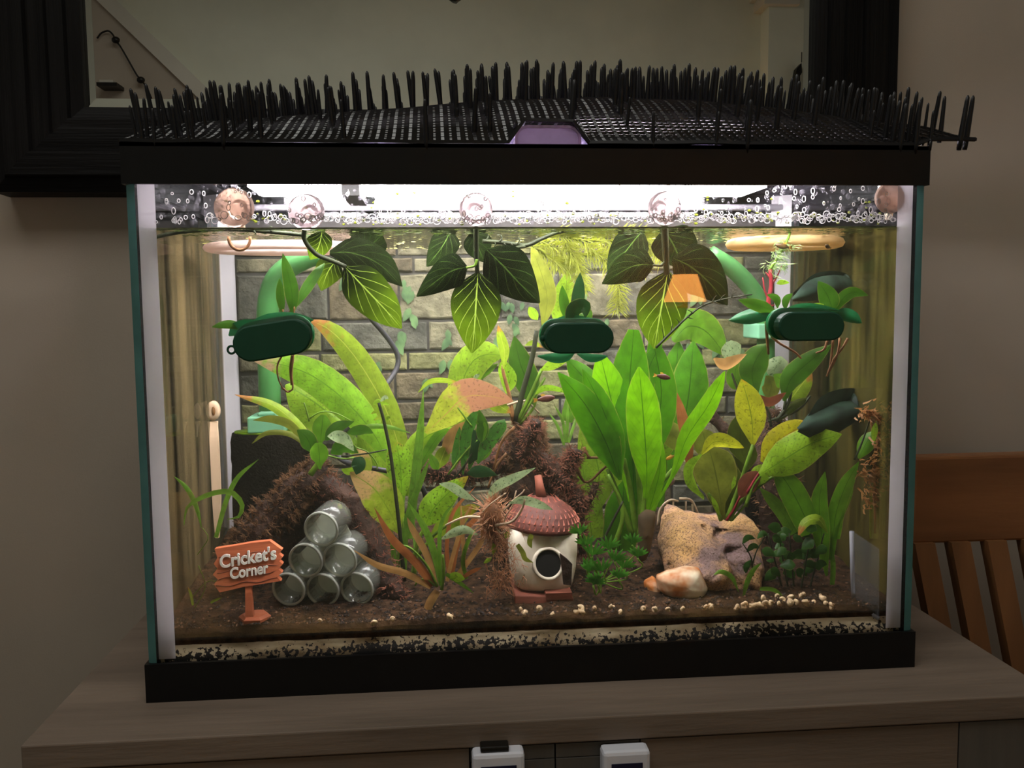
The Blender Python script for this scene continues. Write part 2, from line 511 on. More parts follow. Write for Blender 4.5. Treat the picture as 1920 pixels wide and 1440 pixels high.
M['brown'] = leafmat('brown_dead_leaf', (186, 112, 64), (150, 84, 44), lat=0.15)
M['tan'] = leafmat('tan_dead_leaf', (206, 156, 96), (170, 120, 70), lat=0.1)
M['redbrown'] = leafmat('red_brown_leaf', (140, 78, 54), (104, 56, 40), lat=0.15)
M['spotlime'] = leafmat('spotted_lime_leaf', (164, 216, 50), (110, 160, 30), tip=(176, 150, 40), tips=0.92, spots=0.9, lat=0.4, spotc=(80, 100, 20))
M['holey'] = leafmat('algae_flecked_leaf', (74, 132, 44), (52, 90, 30), spots=0.9, lat=0.2, spotc=(48, 44, 20))
M['strap'] = leafmat('strap_leaf', (116, 164, 50), (80, 126, 32), lat=0.0, spots=0.3)
M['silk'] = leafmat('silk_leaf_shaded_base', (112, 146, 24), (158, 184, 76), base=(14, 24, 6), lat=0.85, latn=5, latw=0.05, trans=0.5, rough=0.8, edge=0, spec=0.03)  # backlit look painted in: dark stalk end fading to a lighter tip
M['silkshade'] = leafmat('shaded_silk_leaf', (26, 40, 12), (62, 84, 34), base=(10, 16, 5), lat=0.75, latn=5, latw=0.05, trans=0.12, rough=0.8, edge=0, spec=0.03)  # near-black copy for leaves in shade, shade put into the colour
M['bushy'] = leafmat('small_dark_leaf', (58, 98, 36), (44, 92, 30), lat=0.2, trans=0.4)
M['fern'] = leafmat('fern_green_leaf', (84, 158, 44), (60, 130, 34), lat=0.0)


# ------------------------------------------------------------------ organic helpers
PROF = {
    'lance': [.12, .45, .8, .98, 1, .94, .78, .48, .03],
    'sword': [.14, .12, .18, .46, .8, .97, 1, .93, .7, .06],
    'ovate': [.06, .62, .93, 1, .96, .84, .64, .38, .03],
    'strap': [.8, .95, 1, 1, 1, .95, .8, .45, .05],
    'spoon': [.14, .2, .5, .85, 1, 1, .92, .7, .25],
    'round': [.1, .7, .95, 1, 1, .95, .85, .6, .1],
}


def interp(a, t):
    x = t * (len(a) - 1); i = min(int(x), len(a) - 2); f = x - i
    return a[i] * (1 - f) + a[i + 1] * f


def spline(pts, n):
    pts = [Vector(p) for p in pts]
    if len(pts) == 2:
        return [pts[0].lerp(pts[1], i / (n - 1)) for i in range(n)]
    out = []
    q = [pts[0] * 2 - pts[1]] + pts + [pts[-1] * 2 - pts[-2]]
    m = len(pts) - 1
    for i in range(n):
        x = i / (n - 1) * m; k = min(int(x), m - 1); t = x - k
        a, b, c, d = q[k], q[k + 1], q[k + 2], q[k + 3]
        out.append(0.5 * ((2 * b) + (c - a) * t + (2 * a - 5 * b + 4 * c - d) * t * t + (3 * b - a - 3 * c + d) * t ** 3))
    return out


def P3(pts, y0, y1):
    """pixels -> 3-D points, depth running from y0 to y1 (a third coordinate overrides it)"""
    n = len(pts)
    return [P(p[0], p[1], p[2] if len(p) > 2 else y0 + (y1 - y0) * i / max(n - 1, 1)) for i, p in enumerate(pts)]


def leaf_mb(pts3, wpx, prof='lance', roll=0.0, cup=0.18, nv=14, wave=0.0, mb=None, seed=0.0):
    mb = mb or MB()
    sp = spline(pts3, nv)
    us = (-1, -.5, 0, .5, 1)
    vs, uvs, fs = [], [], []
    for i, p in enumerate(sp):
        t = i / (nv - 1)
        tan = (sp[min(i + 1, nv - 1)] - sp[max(i - 1, 0)]).normalized()
        view = (p - CAM).normalized()
        side = tan.cross(view)
        side = side.normalized() if side.length > 1e-4 else tan.orthogonal().normalized()
        side = Matrix.Rotation(roll, 3, tan) @ side
        nor = side.cross(tan).normalized()
        w = interp(PROF[prof], t) * wpx * mpp(p.y) / max(0.5, math.cos(roll))
        for u in us:
            off = cup * w * (u * u) - cup * w * 0.4
            if wave:
                off += wave * w * abs(u) * math.sin(t * 15 + seed + (2 if u > 0 else 0))
            vs.append(p + side * (w * u) + nor * off)
            uvs.append((0.5 + u * 0.5, t))
    m = len(us)
    for i in range(nv - 1):
        for j in range(m - 1):
            a = i * m + j
            fs.append((a, a + 1, a + 1 + m, a + m))
    mb.add(vs, fs, uvs)
    return mb


def leaf(parent, mat, y0, y1, wpx, pts, prof='lance', roll=None, cup=0.18, wave=0.05, name='leaf', label=None):
    r = roll if roll is not None else RND.uniform(-0.35, 0.35)
    o = obj(name, leaf_mb(P3(pts, y0, y1), wpx, prof, r, cup, 14, wave, seed=RND.random() * 6), M[mat], parent, fix=False)
    if label: o['label'] = label
    return o


def stalk(parent, mat, y0, y1, wpx, pts, name='stem', taper=0.7, n=None, label=None):
    p3 = spline(P3(pts, y0, y1), n or max(6, 3 * len(pts)))
    k = len(p3)
    rs = [wpx * mpp(p.y) * (1 - (1 - taper) * i / (k - 1)) for i, p in enumerate(p3)]
    mb = MB(); mb.tube(p3, rs, 6)
    o = obj(name, mb, M[mat], parent, fix=False)
    if label: o['label'] = label
    return o


def fuzz(mb, pts, n, length, rnd, width=0.0006, down=0.0):
    """short ragged strands over points with normals"""
    for _ in range(n):
        p, nr = pts[rnd.randrange(len(pts))]
        d = (nr + Vector((rnd.uniform(-1, 1), rnd.uniform(-1, 1), rnd.uniform(-1, 1))) * 0.9 + Vector((0, 0, -down))).normalized()
        l = length * rnd.uniform(0.4, 1.3)
        s = d.orthogonal().normalized() * width
        p = p + Vector((rnd.uniform(-1, 1), rnd.uniform(-1, 1), rnd.uniform(-1, 1))) * 0.002
        mid = p + d * l * 0.55 + Vector((rnd.uniform(-1, 1), rnd.uniform(-1, 1), rnd.uniform(-1, 1))) * l * 0.25
        mb.add([p - s, p + s, mid + s * 0.8, mid - s * 0.8, mid + d * l * 0.5 + Vector((rnd.uniform(-1, 1), 0, rnd.uniform(-1, 1))) * l * 0.3], [(0, 1, 2, 3), (3, 2, 4)])


def surf_points(o):
    me = o.data
    return [(v.co.copy(), v.normal.copy()) for v in me.vertices]


def limb(mb, pts3, rads, n=9, k=14, amp=0.35, fr=60, seed=0):
    """gnarled branch"""
    sp = spline(pts3, k)
    vs0 = len(mb.v)
    rr = [interp(rads, i / (k - 1)) for i in range(k)]
    mb.tube(sp, rr, n)
    for i in range(vs0, len(mb.v)):
        v = mb.v[i]; q = (i - vs0) // n
        c = sp[min(q, k - 1)]
        d = v - c
        mb.v[i] = c + d * (1 + amp * noise.noise(v * fr + Vector((seed, 0, 0))) * 1.6)

# ================================================================== the room
def struct(name, mb, m, parent=None, label=None, **k):
    o = obj(name, mb, m, parent, smooth=False, **k)
    if parent is None: o['kind'] = 'structure'
    if label: o['label'] = label
    return o

YW = 0.42
def V(px, py, yr):
    """where a thing at depth yr behind the camera stands so that the wall mirror shows it at this pixel"""
    p = P(px, py, 2 * 0.40 - yr)
    return Vector((p.x, yr, p.z))

mb = MB(); mb.box(-2.6, 2.6, YW, YW + 0.06, -0.78, 1.75); struct('wall_back', mb, M['wall'])
mb = MB(); mb.box(-2.6, 2.6, -2.26, -2.2, -0.78, 1.75); struct('wall_rear', mb, M['rearwall'])
mb = MB(); mb.box(-2.6, 2.6, -2.26, YW + 0.06, -0.82, -0.78); struct('floor', mb, pbr('floor_boards', (120, 92, 66), 0.5, 0.2, 12, stretch=(0.15, 1, 1)))
mb = MB(); mb.box(-2.6, 2.6, -2.26, YW + 0.06, 1.75, 1.8); struct('ceiling', mb, M['white'])

# stair stringer and the wall under it, door casing: seen in the mirror
a, b = V(168, -30, -2.12), V(392, 186, -2.12)
d = (b - a).normalized(); nrm = Vector((-d.z, 0, d.x))
mb = MB(); w = 0.026
mb.prism([(p.x, p.z) for p in (a - nrm * w, b - nrm * w, b + nrm * w, a + nrm * w)], -2.2, -2.12); struct('trim_1', mb, M['white'], label=None)
l = [V(x, y, -2.14) for x, y in ((40, -60), (150, -60), (160, -30), (382, 186), (384, 330), (40, 330))]
mb = MB(); mb.prism([(p.x, p.z) for p in l], -2.2, -2.14); struct('wall_stair', mb, M['wall'])
for i, (x0, x1, m, dy) in enumerate(((1443, 1507, 'rearwall', .09), (1507, 1519, 'wall', .05), (1519, 1560, 'white', .1))):
    p, q = V(x0, -60, -2.2 + dy), V(x1, 400, -2.2 + dy)
    mb = MB(); mb.box(p.x, q.x, -2.2, -2.2 + dy, q.z, p.z); struct('trim_%d' % (i + 2), mb, M[m])
p, q = V(1434, -40, -2.08), V(1500, 8, -2.08)
mb = MB(); mb.box(p.x, q.x, -2.2, -2.08, q.z, p.z + .1); mb.box(p.x - .02, q.x, -2.2, -2.06, q.z + .04, p.z + .1); struct('trim_5', mb, M['white'])

# dark ornament hanging by the door
t = thing('wall_ornament', 'dark slim ornament on the door casing, reflected at the right of the mirror', 'ornament', V(1497, 150, -2.1))
l = [V(x, y, -2.07) for x, y in ((1491, 185), (1490, 150), (1494, 128), (1503, 118), (1504, 136), (1500, 142), (1501, 185))]
mb = MB(); mb.prism([(v.x, v.z) for v in l], -2.1, -2.07); obj('silhouette', mb, M['bulb'], t, smooth=False)
mb = MB(); p = V(1503, 117, -2.08); mb.tube([p, p + Vector((0, 0, .04))], .002); obj('hook', mb, M['bulb'], t)

# string of lights on the stair wall
t = thing('string_lights', 'thin dark string of little bulbs on the beige stair wall in the mirror', 'string lights', V(216, 75, -2.1))
w3 = [V(x, y, -2.12) for x, y in ((182, 72), (190, 62), (203, 58), (212, 66), (216, 75), (226, 88), (240, 112), (256, 140), (265, 150), (276, 166), (284, 185))]
mb = MB(); mb.tube(spline(w3, 40), .0035, 5); obj('wire', mb, M['bulb'], t)
for x, y in ((217, 75), (264, 150)):
    mb = MB(); mb.blob(V(x, y, -2.11), (.016, .014, .013)); obj('bulb', mb, M['bulb'], t)
t = thing('pendant', 'dark tip of a hanging ornament at the very top of the mirror', 'pendant', V(853, -4, -1.3))
mb = MB(); p = V(853, -5, -1.3); mb.blob(p, (.022, .022, .014), n=10, amp=.5, fr=3); obj('ball', mb, M['bulb'], t)
mb = MB(); mb.tube([p, Vector((p.x, p.y, 1.75))], .002); obj('cord', mb, M['bulb'], t)
t = thing('wall_shelf', 'short dark shelf on the stair wall, low left in the mirror', 'shelf', V(206, 162, -2.1))
p, q = V(188, 159, -2.1), V(226, 166, -2.1)
mb = MB(); mb.box(p.x, q.x, -2.14, -2.06, q.z, p.z); obj('board', mb, M['bulb'], t, smooth=False)
p, q = V(190, 152, -2.1), V(216, 159, -2.1)
mb = MB(); mb.box(p.x, q.x, -2.14, -2.08, q.z, p.z); obj('bracket', mb, M['white'], t, smooth=False)

# warm table lamp on a bracket shelf: shows as a reflection in the tank's front glass
def G(px, py, yr):
    p = P(px, py, 2 * 0.004 - yr)
    return Vector((p.x, yr, p.z))
YL = -2.0
s = (YL * -1 + .008 - CAM.y) / FPX
c = G(1285, 578, YL)
t = thing('table_lamp', 'small lit lamp with orange fabric shade on a rear wall bracket', 'lamp', c)
lampshade, nt, out = newmat('lit_orange_shade')
tr = N(nt, 'BsdfTranslucent'); tr.inputs[0].default_value = (*s2l((255, 196, 120)), 1)
e = N(nt, 'Emission'); e.inputs[0].default_value = (1.0, 0.46, 0.12, 1); e.inputs[1].default_value = 7.0
ad = N(nt, 'AddShader'); L(nt, tr.outputs[0], ad.inputs[0]); L(nt, e.outputs[0], ad.inputs[1]); L(nt, ad.outputs[0], out.inputs[0])
TM = Matrix.Translation(c)
mb = MB(); mb.lathe([(40 * s, 12 * s), (39 * s, 16 * s), (23 * s, 64 * s), (22 * s, 64 * s)], 28, TM, close=False); obj('lamp_shade', mb, lampshade, t)
mb = MB(); mb.lathe([(16 * s, 0), (16 * s, 3 * s), (4 * s, 6 * s), (3 * s, 22 * s), (1 * s, 24 * s)], 16, TM); obj('lamp_base', mb, M['brass'], t)
mb = MB(); mb.blob(c + Vector((0, 0, 30 * s)), 7 * s); obj('bulb', mb, emit('lamp_bulb', (1, .7, .4), 30), t)
t2 = thing('bracket_shelf', 'narrow white bracket shelf under the lit lamp on the rear wall', 'shelf', c)
mb = MB(); mb.box(c.x - 42 * s, c.x + 42 * s, -2.2, YL + .06, c.z - .014, c.z); obj('board', mb, M['white'], t2, smooth=False)
mb = MB(); mb.prism([(c.x - .006, c.z - .014), (c.x + .006, c.z - .014), (c.x + .006, c.z - .09), (c.x - .006, c.z - .09)], -2.2, -2.14); obj('bracket', mb, M['white'], t2, smooth=False)
ld = bpy.data.lights.new('lamp_glow', 'POINT'); ld.energy = 1.6; ld.color = (1, .72, .42); ld.shadow_soft_size = .008
lo = bpy.data.objects.new('lamp_glow', ld); COL.objects.link(lo); lo.location = c + Vector((0, 0, 52 * s))

# ------------------------------------------------------------------ wall mirror
t = thing('wall_mirror', 'large wall mirror with wide black ribbed wooden frame behind the tank', 'mirror', (-0.05, .40, .43))
ix0, ix1, iz0, iz1 = -.4745, P(1530, 0, .395).x, P(160, 203, .395).z, 1.25
mb = MB(); mb.box(ix0 + .012, ix1 - .012, .400, .404, iz0 + .012, iz1 - .012); obj('mirror_glass', mb, M['mirror'], t, smooth=False)
mb = MB()
o_, i_ = [(ix0 - .004, iz0 - .004), (ix1 + .004, iz0 - .004), (ix1 + .004, iz1 + .004), (ix0 - .004, iz1 + .004)], [(ix0 + .0122, iz0 + .0122), (ix1 - .0122, iz0 + .0122), (ix1 - .0122, iz1 - .0122), (ix0 + .0122, iz1 - .0122)]
for k in range(4):
    q = (k + 1) % 4
    mb.add([Vector((*o_[k][:1], .4012, o_[k][1])), Vector((o_[q][0], .4012, o_[q][1])), Vector((i_[q][0], .3999, i_[q][1])), Vector((i_[k][0], .3999, i_[k][1]))], [(0, 1, 2, 3)])
obj('mirror_bevel', mb, M['mirror'], t, smooth=False, fix=False)
prof = [(-.002, .405), (-.001, .393), (.012, .389), (.014, .383), (.03, .381), (.032, .377), (.05, .376), (.052, .370), (.078, .368), (.081, .374), (.096, .378), (.097, .419)]
for k in range(4):
    mb = MB()
    for j in range(len(prof) - 1):
        vs = []
        for (of, y), corner in ((prof[j], 0), (prof[j], 1), (prof[j + 1], 1), (prof[j + 1], 0)):
            cs = [(ix0 - of, iz0 - of), (ix1 + of, iz0 - of), (ix1 + of, iz1 + of), (ix0 - of, iz1 + of)]
            if True:
                x, z = cs[(k + corner) % 4]
            vs.append(Vector((x, y, z)))
        mb.add(vs, [(0, 1, 2, 3)])
    obj('frame_rail', mb, M['blackwoodh'] if k % 2 == 0 else M['blackwood'], t, smooth=False, fix=False)

# ------------------------------------------------------------------ sideboard under the tank
t = thing('sideboard', 'weathered grey-brown wooden sideboard that carries the aquarium', 'sideboard', (0, .17, -.78))
TX0, TX1, TY0, TY1 = -.3703, .384, -.059, .40
mb = MB(); mb.box(TX0, TX1, TY0, TY1, -.0185, 0); obj('top', mb, M['table'], t, smooth=False, bevel=.0012)
mb = MB(); mb.box(TX0 + .012, TX1 - .012, TY0 + .008, TY1 - .005, -.78, -.0205); obj('body', mb, M['tablegap'], t, smooth=False)
yf = TY0 + .003
xs = [TX0 + .004] + [P(x, 1425, yf).x for x in (881, 1041, 1200, 1796)] + [TX1 - .004]
for i, (x0, x1) in enumerate(zip(xs, xs[1:])):
    g = .0006
    mb = MB(); mb.box(x0 + g, x1 - g, yf, yf + .012, -.0305 if i in (1, 2) else -.4, -.0203); obj('rail_panel', mb, M['tablev'] if i in (1, 2, 4) else M['table'], t, smooth=False)
xm = P(1041, 1431, yf).x
for x0, x1 in ((TX0 + .03, xm), (xm, TX1 - .03)):
    mb = MB(); mb.box(x0 + .0008, x1 - .0008, yf - .001 if x0 < 0 else yf - .001, yf + .01, -.38, -.0312)
    if x0 < xm - .001: mb = MB(); mb.box(xs[1] + .0008, xm - .0006, yf - .001, yf + .01, -.38, -.0312)
    else: mb = MB(); mb.box(xm + .0006, xs[3], yf - .001, yf + .01, -.38, -.0312)
    obj('door', mb, M['tablev'], t, smooth=False)
def latch(x0, x1, px_top, lab, cap):
    p, q = P(x0, px_top, yf - .012), P(x1, px_top + 38, yf - .014)
    t = thing('child_lock', lab, 'safety latch', ((p.x + q.x) / 2, yf, p.z), 'child locks on the sideboard doors')
    mb = MB(); mb.box(p.x, q.x, yf - .016, yf - .0012, p.z - .045, p.z); obj('body', mb, M['latch'], t, smooth=False, bevel=.0028)
    mb = MB(); mb.box(p.x + .006, q.x - .006, yf - .0166, yf - .0162, p.z - .04, p.z - .0085); obj('pad', mb, M['latchblue'], t, smooth=False)
    if cap:
        mb = MB(); mb.box(p.x + .006, q.x - .011, yf - .0135, yf - .003, p.z + .0002, p.z + .0042); obj('strap', mb, M['bulb'], t, smooth=False, bevel=.001)
latch(885, 984, 1412, 'white child lock with black strap on top, left one on the sideboard', True)
latch(1129, 1219, 1407, 'white child lock without strap, right one on the sideboard doors', False)

# ------------------------------------------------------------------ chair at the right
t = thing('dining_chair', 'brown wooden slat-back chair standing right of the sideboard', 'chair', (.75, .32, -.78))
yc = .27
def chx(px, py): return P(px, py, yc).x
zt, zr = P(1800, 852, yc).z, P(1800, 1012, yc).z
xl = .447; xr = .90
LEAN = lambda z: yc + (zt - z) * -.10
mb = MB(); mb.box(xl, xr, yc - .012, yc + .012, zr, zt); obj('top_rail', mb, M['chair'], t, smooth=False, bevel=.003)
sl = [(1700, 1737), (1767, 1802), (1834, 1869), (1902, 1940), (1972, 2010), (2042, 2080), (2112, 2150)]
for a0, a1 in sl:
    x0, x1 = chx(a0, 1012), chx(a1, 1012)
    mb = MB()
    vs = []
    for z, dx in ((zr + .002, 0), (-.13, .028), (-.30, .04)):
        y = LEAN(z)
        vs += [Vector((x0 + dx, y - .008, z)), Vector((x1 + dx, y - .008, z)), Vector((x1 + dx, y + .008, z)), Vector((x0 + dx, y + .008, z))]
    fs = [(0, 1, 2, 3), (11, 10, 9, 8)]
    for r in (0, 4):
        for j in range(4): fs.append((r + j, r + 4 + j, r + 4 + (j + 1) % 4, r + (j + 1) % 4))
    mb.add(vs, fs); obj('slat', mb, M['chairv'], t, smooth=False)
ys = LEAN(-.32)
mb = MB(); mb.box(xl + .02, xr - .02, ys - .40, ys, -.34, -.305)
obj('seat', mb, M['chair'], t, smooth=False, bevel=.004)
for x in (xl + .03, xr - .03):
    for y in (ys - .38, ys - .012):
        mb = MB(); mb.tube([Vector((x, y, -.34)), Vector((x, y, -.78))], [.018, .014], 8); obj('leg', mb, M['chairv'], t, smooth=False)

# ================================================================== the aquarium
GX, GI = .3029, .2972
ZB, ZH0, ZH1, ZW = .0299, .3885, .4182, .3577
YB = .27
aq = thing('aquarium', 'rectangular glass fish tank with black plastic rims, on the sideboard', 'aquarium', (0, .135, 0))
def ring(x, y0, y1, z0, z1, th):
    mb = MB()
    mb.box(-x, x, y0, y0 + th, z0, z1); mb.box(-x, x, y1 - th, y1, z0, z1)
    mb.box(-x, -x + th, y0 + th, y1 - th, z0, z1); mb.box(x - th, x, y0 + th, y1 - th, z0, z1)
    return mb
mb = ring(.305, 0, YB + .006, 0, ZB, .0032); obj('base_rim', mb, M['blackplastic'], aq, smooth=False)
mb = ring(.305, 0, YB + .006, ZH0, ZH1, .0032); mb.box(-.305, .305, 0, .016, ZH1 - .003, ZH1); mb.box(-.305, .305, YB - .01, YB + .006, ZH1 - .003, ZH1); mb.box(-.305, -.289, .016, YB - .01, ZH1 - .003, ZH1); mb.box(.289, .305, .016, YB - .01, ZH1 - .003, ZH1)
obj('top_rim', mb, M['blackplastic'], aq, smooth=False)
zg0, zg1 = .006, ZH1 - .004
mb = MB(); mb.box(-GI, GI, .0042, .0098, zg0, zg1); obj('front_pane', mb, M['glass'], aq, smooth=False)
fp = aq.children[-1]
for sx, nm in ((-1, 'left_pane'), (1, 'right_pane')):
    mb = MB(); a, b = sorted((sx * GI, sx * GX)); mb.box(a, b, .0042, YB, zg0, zg1)
    for i, f in enumerate(mb.f):
        c = sum((mb.v[k] for k in f), Vector()) / 4
        if abs(c.y - .0042) < 1e-5 or abs(c.y - YB) < 1e-5: mb.mi[i] = 1
    obj(nm, mb, [M['glass'], M['teal']], aq, smooth=False)
mb = MB(); mb.box(-GI, GI, .2645, YB, zg0, zg1); obj('back_pane', mb, M['glass'], aq, smooth=False)
mb = MB(); mb.box(-GI, GI, .0098, .2645, zg0, .012); obj('bottom_pane', mb, M['glass'], aq, smooth=False)
for sx in (-1, 1):
    for y0, wd in ((.0099, .0125), (.2515, .0125)):
        mb = MB()
        x0, x1 = sx * GI * .9999, sx * (GI - wd)
        if y0 < .1: loop = [(x0, y0), (x1, y0), (x1 + sx * .006, y0 + .006), (x0, y0 + .011)]
        else: loop = [(x0, y0 + .0128), (x1 - sx * .004, y0 + .0128), (x1 + sx * .003, y0 + .006), (x0, y0 - .002)]
        vs = [Vector((x, y, z)) for z in (.03, ZH1 - .006) for x, y in loop]
        mb.add(vs, [(3, 2, 1, 0), (4, 5, 6, 7)] + [(j, (j + 1) % 4, 4 + (j + 1) % 4, 4 + j) for j in range(4)])
        obj('silicone_seam', mb, M['silicone'], aq, smooth=False)
# algae and condensation on the panes
mb = MB(); mb.box(-GI + .0004, -GI + .0007, .022, .25, .05, ZW); obj('algae_film', mb, film('brown_algae', (158, 140, 104), .36, 16, (1, 2.0, .06), .36, .66, rgb2=(190, 166, 118), fine=60), aq, smooth=False)
mb = MB(); mb.box(GI - .0007, GI - .0004, .022, .25, .05, ZW); obj('algae_film', mb, film('olive_algae', (124, 120, 72), .42, 9, (1, 1.2, .1), .3, .7, rgb2=(176, 160, 84), fine=60), aq, smooth=False)
mb = MB(); mb.box(-GI + .013, GI - .013, .00995, .0101, .046, .16)
obj('glass_grime', mb, film('murky_glass_grime', (150, 118, 74), .28, 14, None, .36, .66, grads=((2, .070, .048), (0, -.22, -.29), (0, .235, .30)), rgb2=(176, 140, 84), fine=50), aq, smooth=False)
mb = MB(); mb.box(-GI + .004, GI - .004, .00995, .0101, ZW + .001, ZH0 + .002)
obj('condensation', mb, film('condensation_mist', (214, 204, 230), .008, 30, None, .46, .66, fine=900), aq, smooth=False)
mb = MB(); mb.box(-GI + .013, GI - .013, .0098, .0115, ZW - .0010, ZW + .0002); obj('waterline', mb, pbr('green_waterline_scum', (128, 132, 96), .8, .4, 200, trans=.3), aq, smooth=False)

# droplets: clear blobs stuck inside the front pane above the water
dropm = clear('water_droplet', (.93, .92, .95), 1.5, .03, (236, 230, 240), .06)
mb = MB(); r2 = random.Random(3)
def dome(mb, c, rx, rz, th, n=9, y=.0101):
    vs = [Vector((c[0] + rx * q * math.cos(2 * math.pi * j / n), y + th * (1 - q * q), c[1] + rz * q * math.sin(2 * math.pi * j / n))) for q in (1, .72, .3) for j in range(n)]
    fs = [(a * n + j, a * n + (j + 1) % n, (a + 1) * n + (j + 1) % n, (a + 1) * n + j) for a in (0, 1) for j in range(n)] + [tuple(2 * n + j for j in range(n))]
    mb.add(vs, fs)
for i in range(620):
    x = r2.uniform(-.285, .285); z = ZW + .003 + (ZH0 - ZW - .002) * r2.random() ** 1.1
    s = r2.choice((.0007, .0009, .0011, .0014, .002)); dome(mb, (x, z), s, s * r2.uniform(1, 1.7), s * .7)
o = obj('droplets', mb, dropm, aq, fix=False); o['kind'] = 'stuff'
def hoop(mb, c, rx, rz, th, n=10):
    w_ = .00032
    vs = [Vector((c[0] + (rx + q) * math.cos(2 * math.pi * j / n), .0101 + h, c[1] + (rz + q) * math.sin(2 * math.pi * j / n))) for q, h in ((w_, 0), (0, .0006), (-w_, 0)) for j in range(n)]
    mb.add(vs, [(a * n + j, a * n + (j + 1) % n, (a + 1) * n + (j + 1) % n, (a + 1) * n + j) for a in (0, 1) for j in range(n)])
mb = MB()
for i in range(230):
    x = r2.uniform(-.285, .285); z = ZW + .004 + (ZH0 - ZW - .002) * r2.random() ** 1.5; s = r2.uniform(.0007, .0015)
    hoop(mb, (x, z), s, s * r2.uniform(1, 1.8), s)
mb_drops = mb
mb = MB(); x = -.245
while x < .285:
    k = .45 if x < -.17 else 1
    for _ in range(2):
        if r2.random() < k:
            s = r2.uniform(.0013, .0027); hoop(mb, (x + r2.uniform(-.001, .001), ZW + r2.uniform(.0042, .0095)), s, s * r2.uniform(.7, 1.1), s * .8)
    x += .0031
foam = pbr('white_foam_outline', (226, 222, 220), .3, .1, 200, trans=.4)
o = obj('droplet_outlines', mb_drops, foam, aq, fix=False); o['kind'] = 'stuff'
o = obj('bubble_row', mb, foam, aq, fix=False); o['kind'] = 'stuff'
mb = MB()
for i in range(150):
    x = r2.uniform(-.24, .28); s = r2.uniform(.0009, .0016)
    z = ZW + (r2.uniform(.002, .011) if i > 25 else r2.uniform(.01, .028)); dome(mb, (x, z), s, s * .7, s * .5, 7, .0112)
o = obj('duckweed_bits', mb, M['olive'], aq, fix=False); o['kind'] = 'stuff'

# water body
mb = MB(); nx, ny = 60, 26
vs = [Vector((-GI + .0002 + (2 * GI - .0004) * i / nx, .0101 + (.2640 - .0101) * j / ny, ZW)) for j in range(ny + 1) for i in range(nx + 1)]
mb.add(vs, [(j * (nx + 1) + i, j * (nx + 1) + i + 1, (j + 1) * (nx + 1) + i + 1, (j + 1) * (nx + 1) + i) for j in range(ny) for i in range(nx)])
wt = thing('water', 'slightly cloudy water that fills the tank up to the bubbles', 'water', (0, .13, .05), kind='stuff')
obj('water_surface', mb, M['water'], wt, fix=False)
mb = MB(); mb.box(-GI + .001, GI - .001, .0102, .2635, .03, ZW - .0004); obj('water_haze', mb, M['haze'], wt, smooth=False)

# stone backdrop: stones one by one on a dark mortar board
bd = thing('stone_backdrop', 'grey stone wall backdrop with painted ivy along the tank back', 'backdrop', (0, .26, .03))
mb = MB(); mb.box(-.284, .284, .2605, .264, .03, .3872); obj('mortar_board', mb, M['stonebacking'], bd, smooth=False)
stone_m = [pbr('stone_%s' % n, c, .9, .28, 55, bump=.7, bscale=120, rgb2=c2) for n, c, c2 in (('grey', (82, 79, 60), (112, 107, 84)), ('brown', (68, 61, 45), (96, 86, 65)), ('olive', (86, 86, 52), (114, 113, 74)), ('slate', (58, 58, 50), (84, 83, 72)))]
rs = random.Random(11)
rows = [.362, .350, .333, .284, .2516, .231, .200, .178, .153, .131, .104, .08, .055, .03]
for z1, z0 in zip(rows, rows[1:]):
    x = -.284 + rs.uniform(-.03, 0)
    while x < .284:
        wd = rs.uniform(.05, .12)
        a, b = max(x, -.2835), min(x + wd, .2835)
        if b - a > .008:
            g = .0013; n = 5
            top = [(a + g + (b - a - 2 * g) * i / n, z1 - g - rs.uniform(0, .0012)) for i in range(n + 1)]
            bot = [(b - g - (b - a - 2 * g) * i / n, z0 + g + rs.uniform(0, .0012)) for i in range(n + 1)]
            loop = top + bot
            cx, cz = (a + b) / 2, (z0 + z1) / 2
            pr = rs.uniform(.0014, .0032); k = len(loop)
            inn = [(cx + (p[0] - cx) * (1 - .004 / (b - a)), cz + (p[1] - cz) * (1 - .0036 / (z1 - z0))) for p in loop]
            vs = [Vector((p[0], .2606, p[1])) for p in loop] + [Vector((p[0], .2606 - pr * .6, p[1])) for p in loop] + [Vector((p[0], .2606 - pr, p[1])) for p in inn]
            mb = MB(); mb.add(vs, [tuple(range(2 * k, 3 * k))] + [(q * k + i, q * k + (i + 1) % k, (q + 1) * k + (i + 1) % k, (q + 1) * k + i) for q in (0, 1) for i in range(k)])
            obj('stone', mb, rs.choice(stone_m), bd, smooth=False)
        x += wd
iv = []
for cx, cy, n, sp in ((762, 535, 5, 14), (780, 590, 4, 12), (748, 630, 5, 14), (835, 620, 3, 10), (955, 590, 9, 26), (945, 640, 4, 14), (705, 690, 4, 16), (838, 683, 3, 8), (795, 705, 2, 8), (680, 470, 4, 20), (1320, 560, 8, 40), (1350, 640, 8, 26), (1290, 620, 5, 20), (1075, 530, 5, 30), (1130, 610, 3, 16), (1395, 660, 5, 18), (640, 520, 3, 18)):
    for _ in range(n):
        x, y = cx + rs.uniform(-sp, sp), cy + rs.uniform(-sp, sp) * 1.2
        an = rs.uniform(-.7, .7); ln = rs.uniform(16, 30)
        obj('ivy_leaf', leaf_mb([P(x, y, .2566), P(x + ln * .5 * math.sin(an), y + ln * .5, .2566), P(x + ln * math.sin(an), y + ln, .2566)], ln * .27, 'ovate', 0, .05, 6), M['ivyprint'], bd, fix=False)

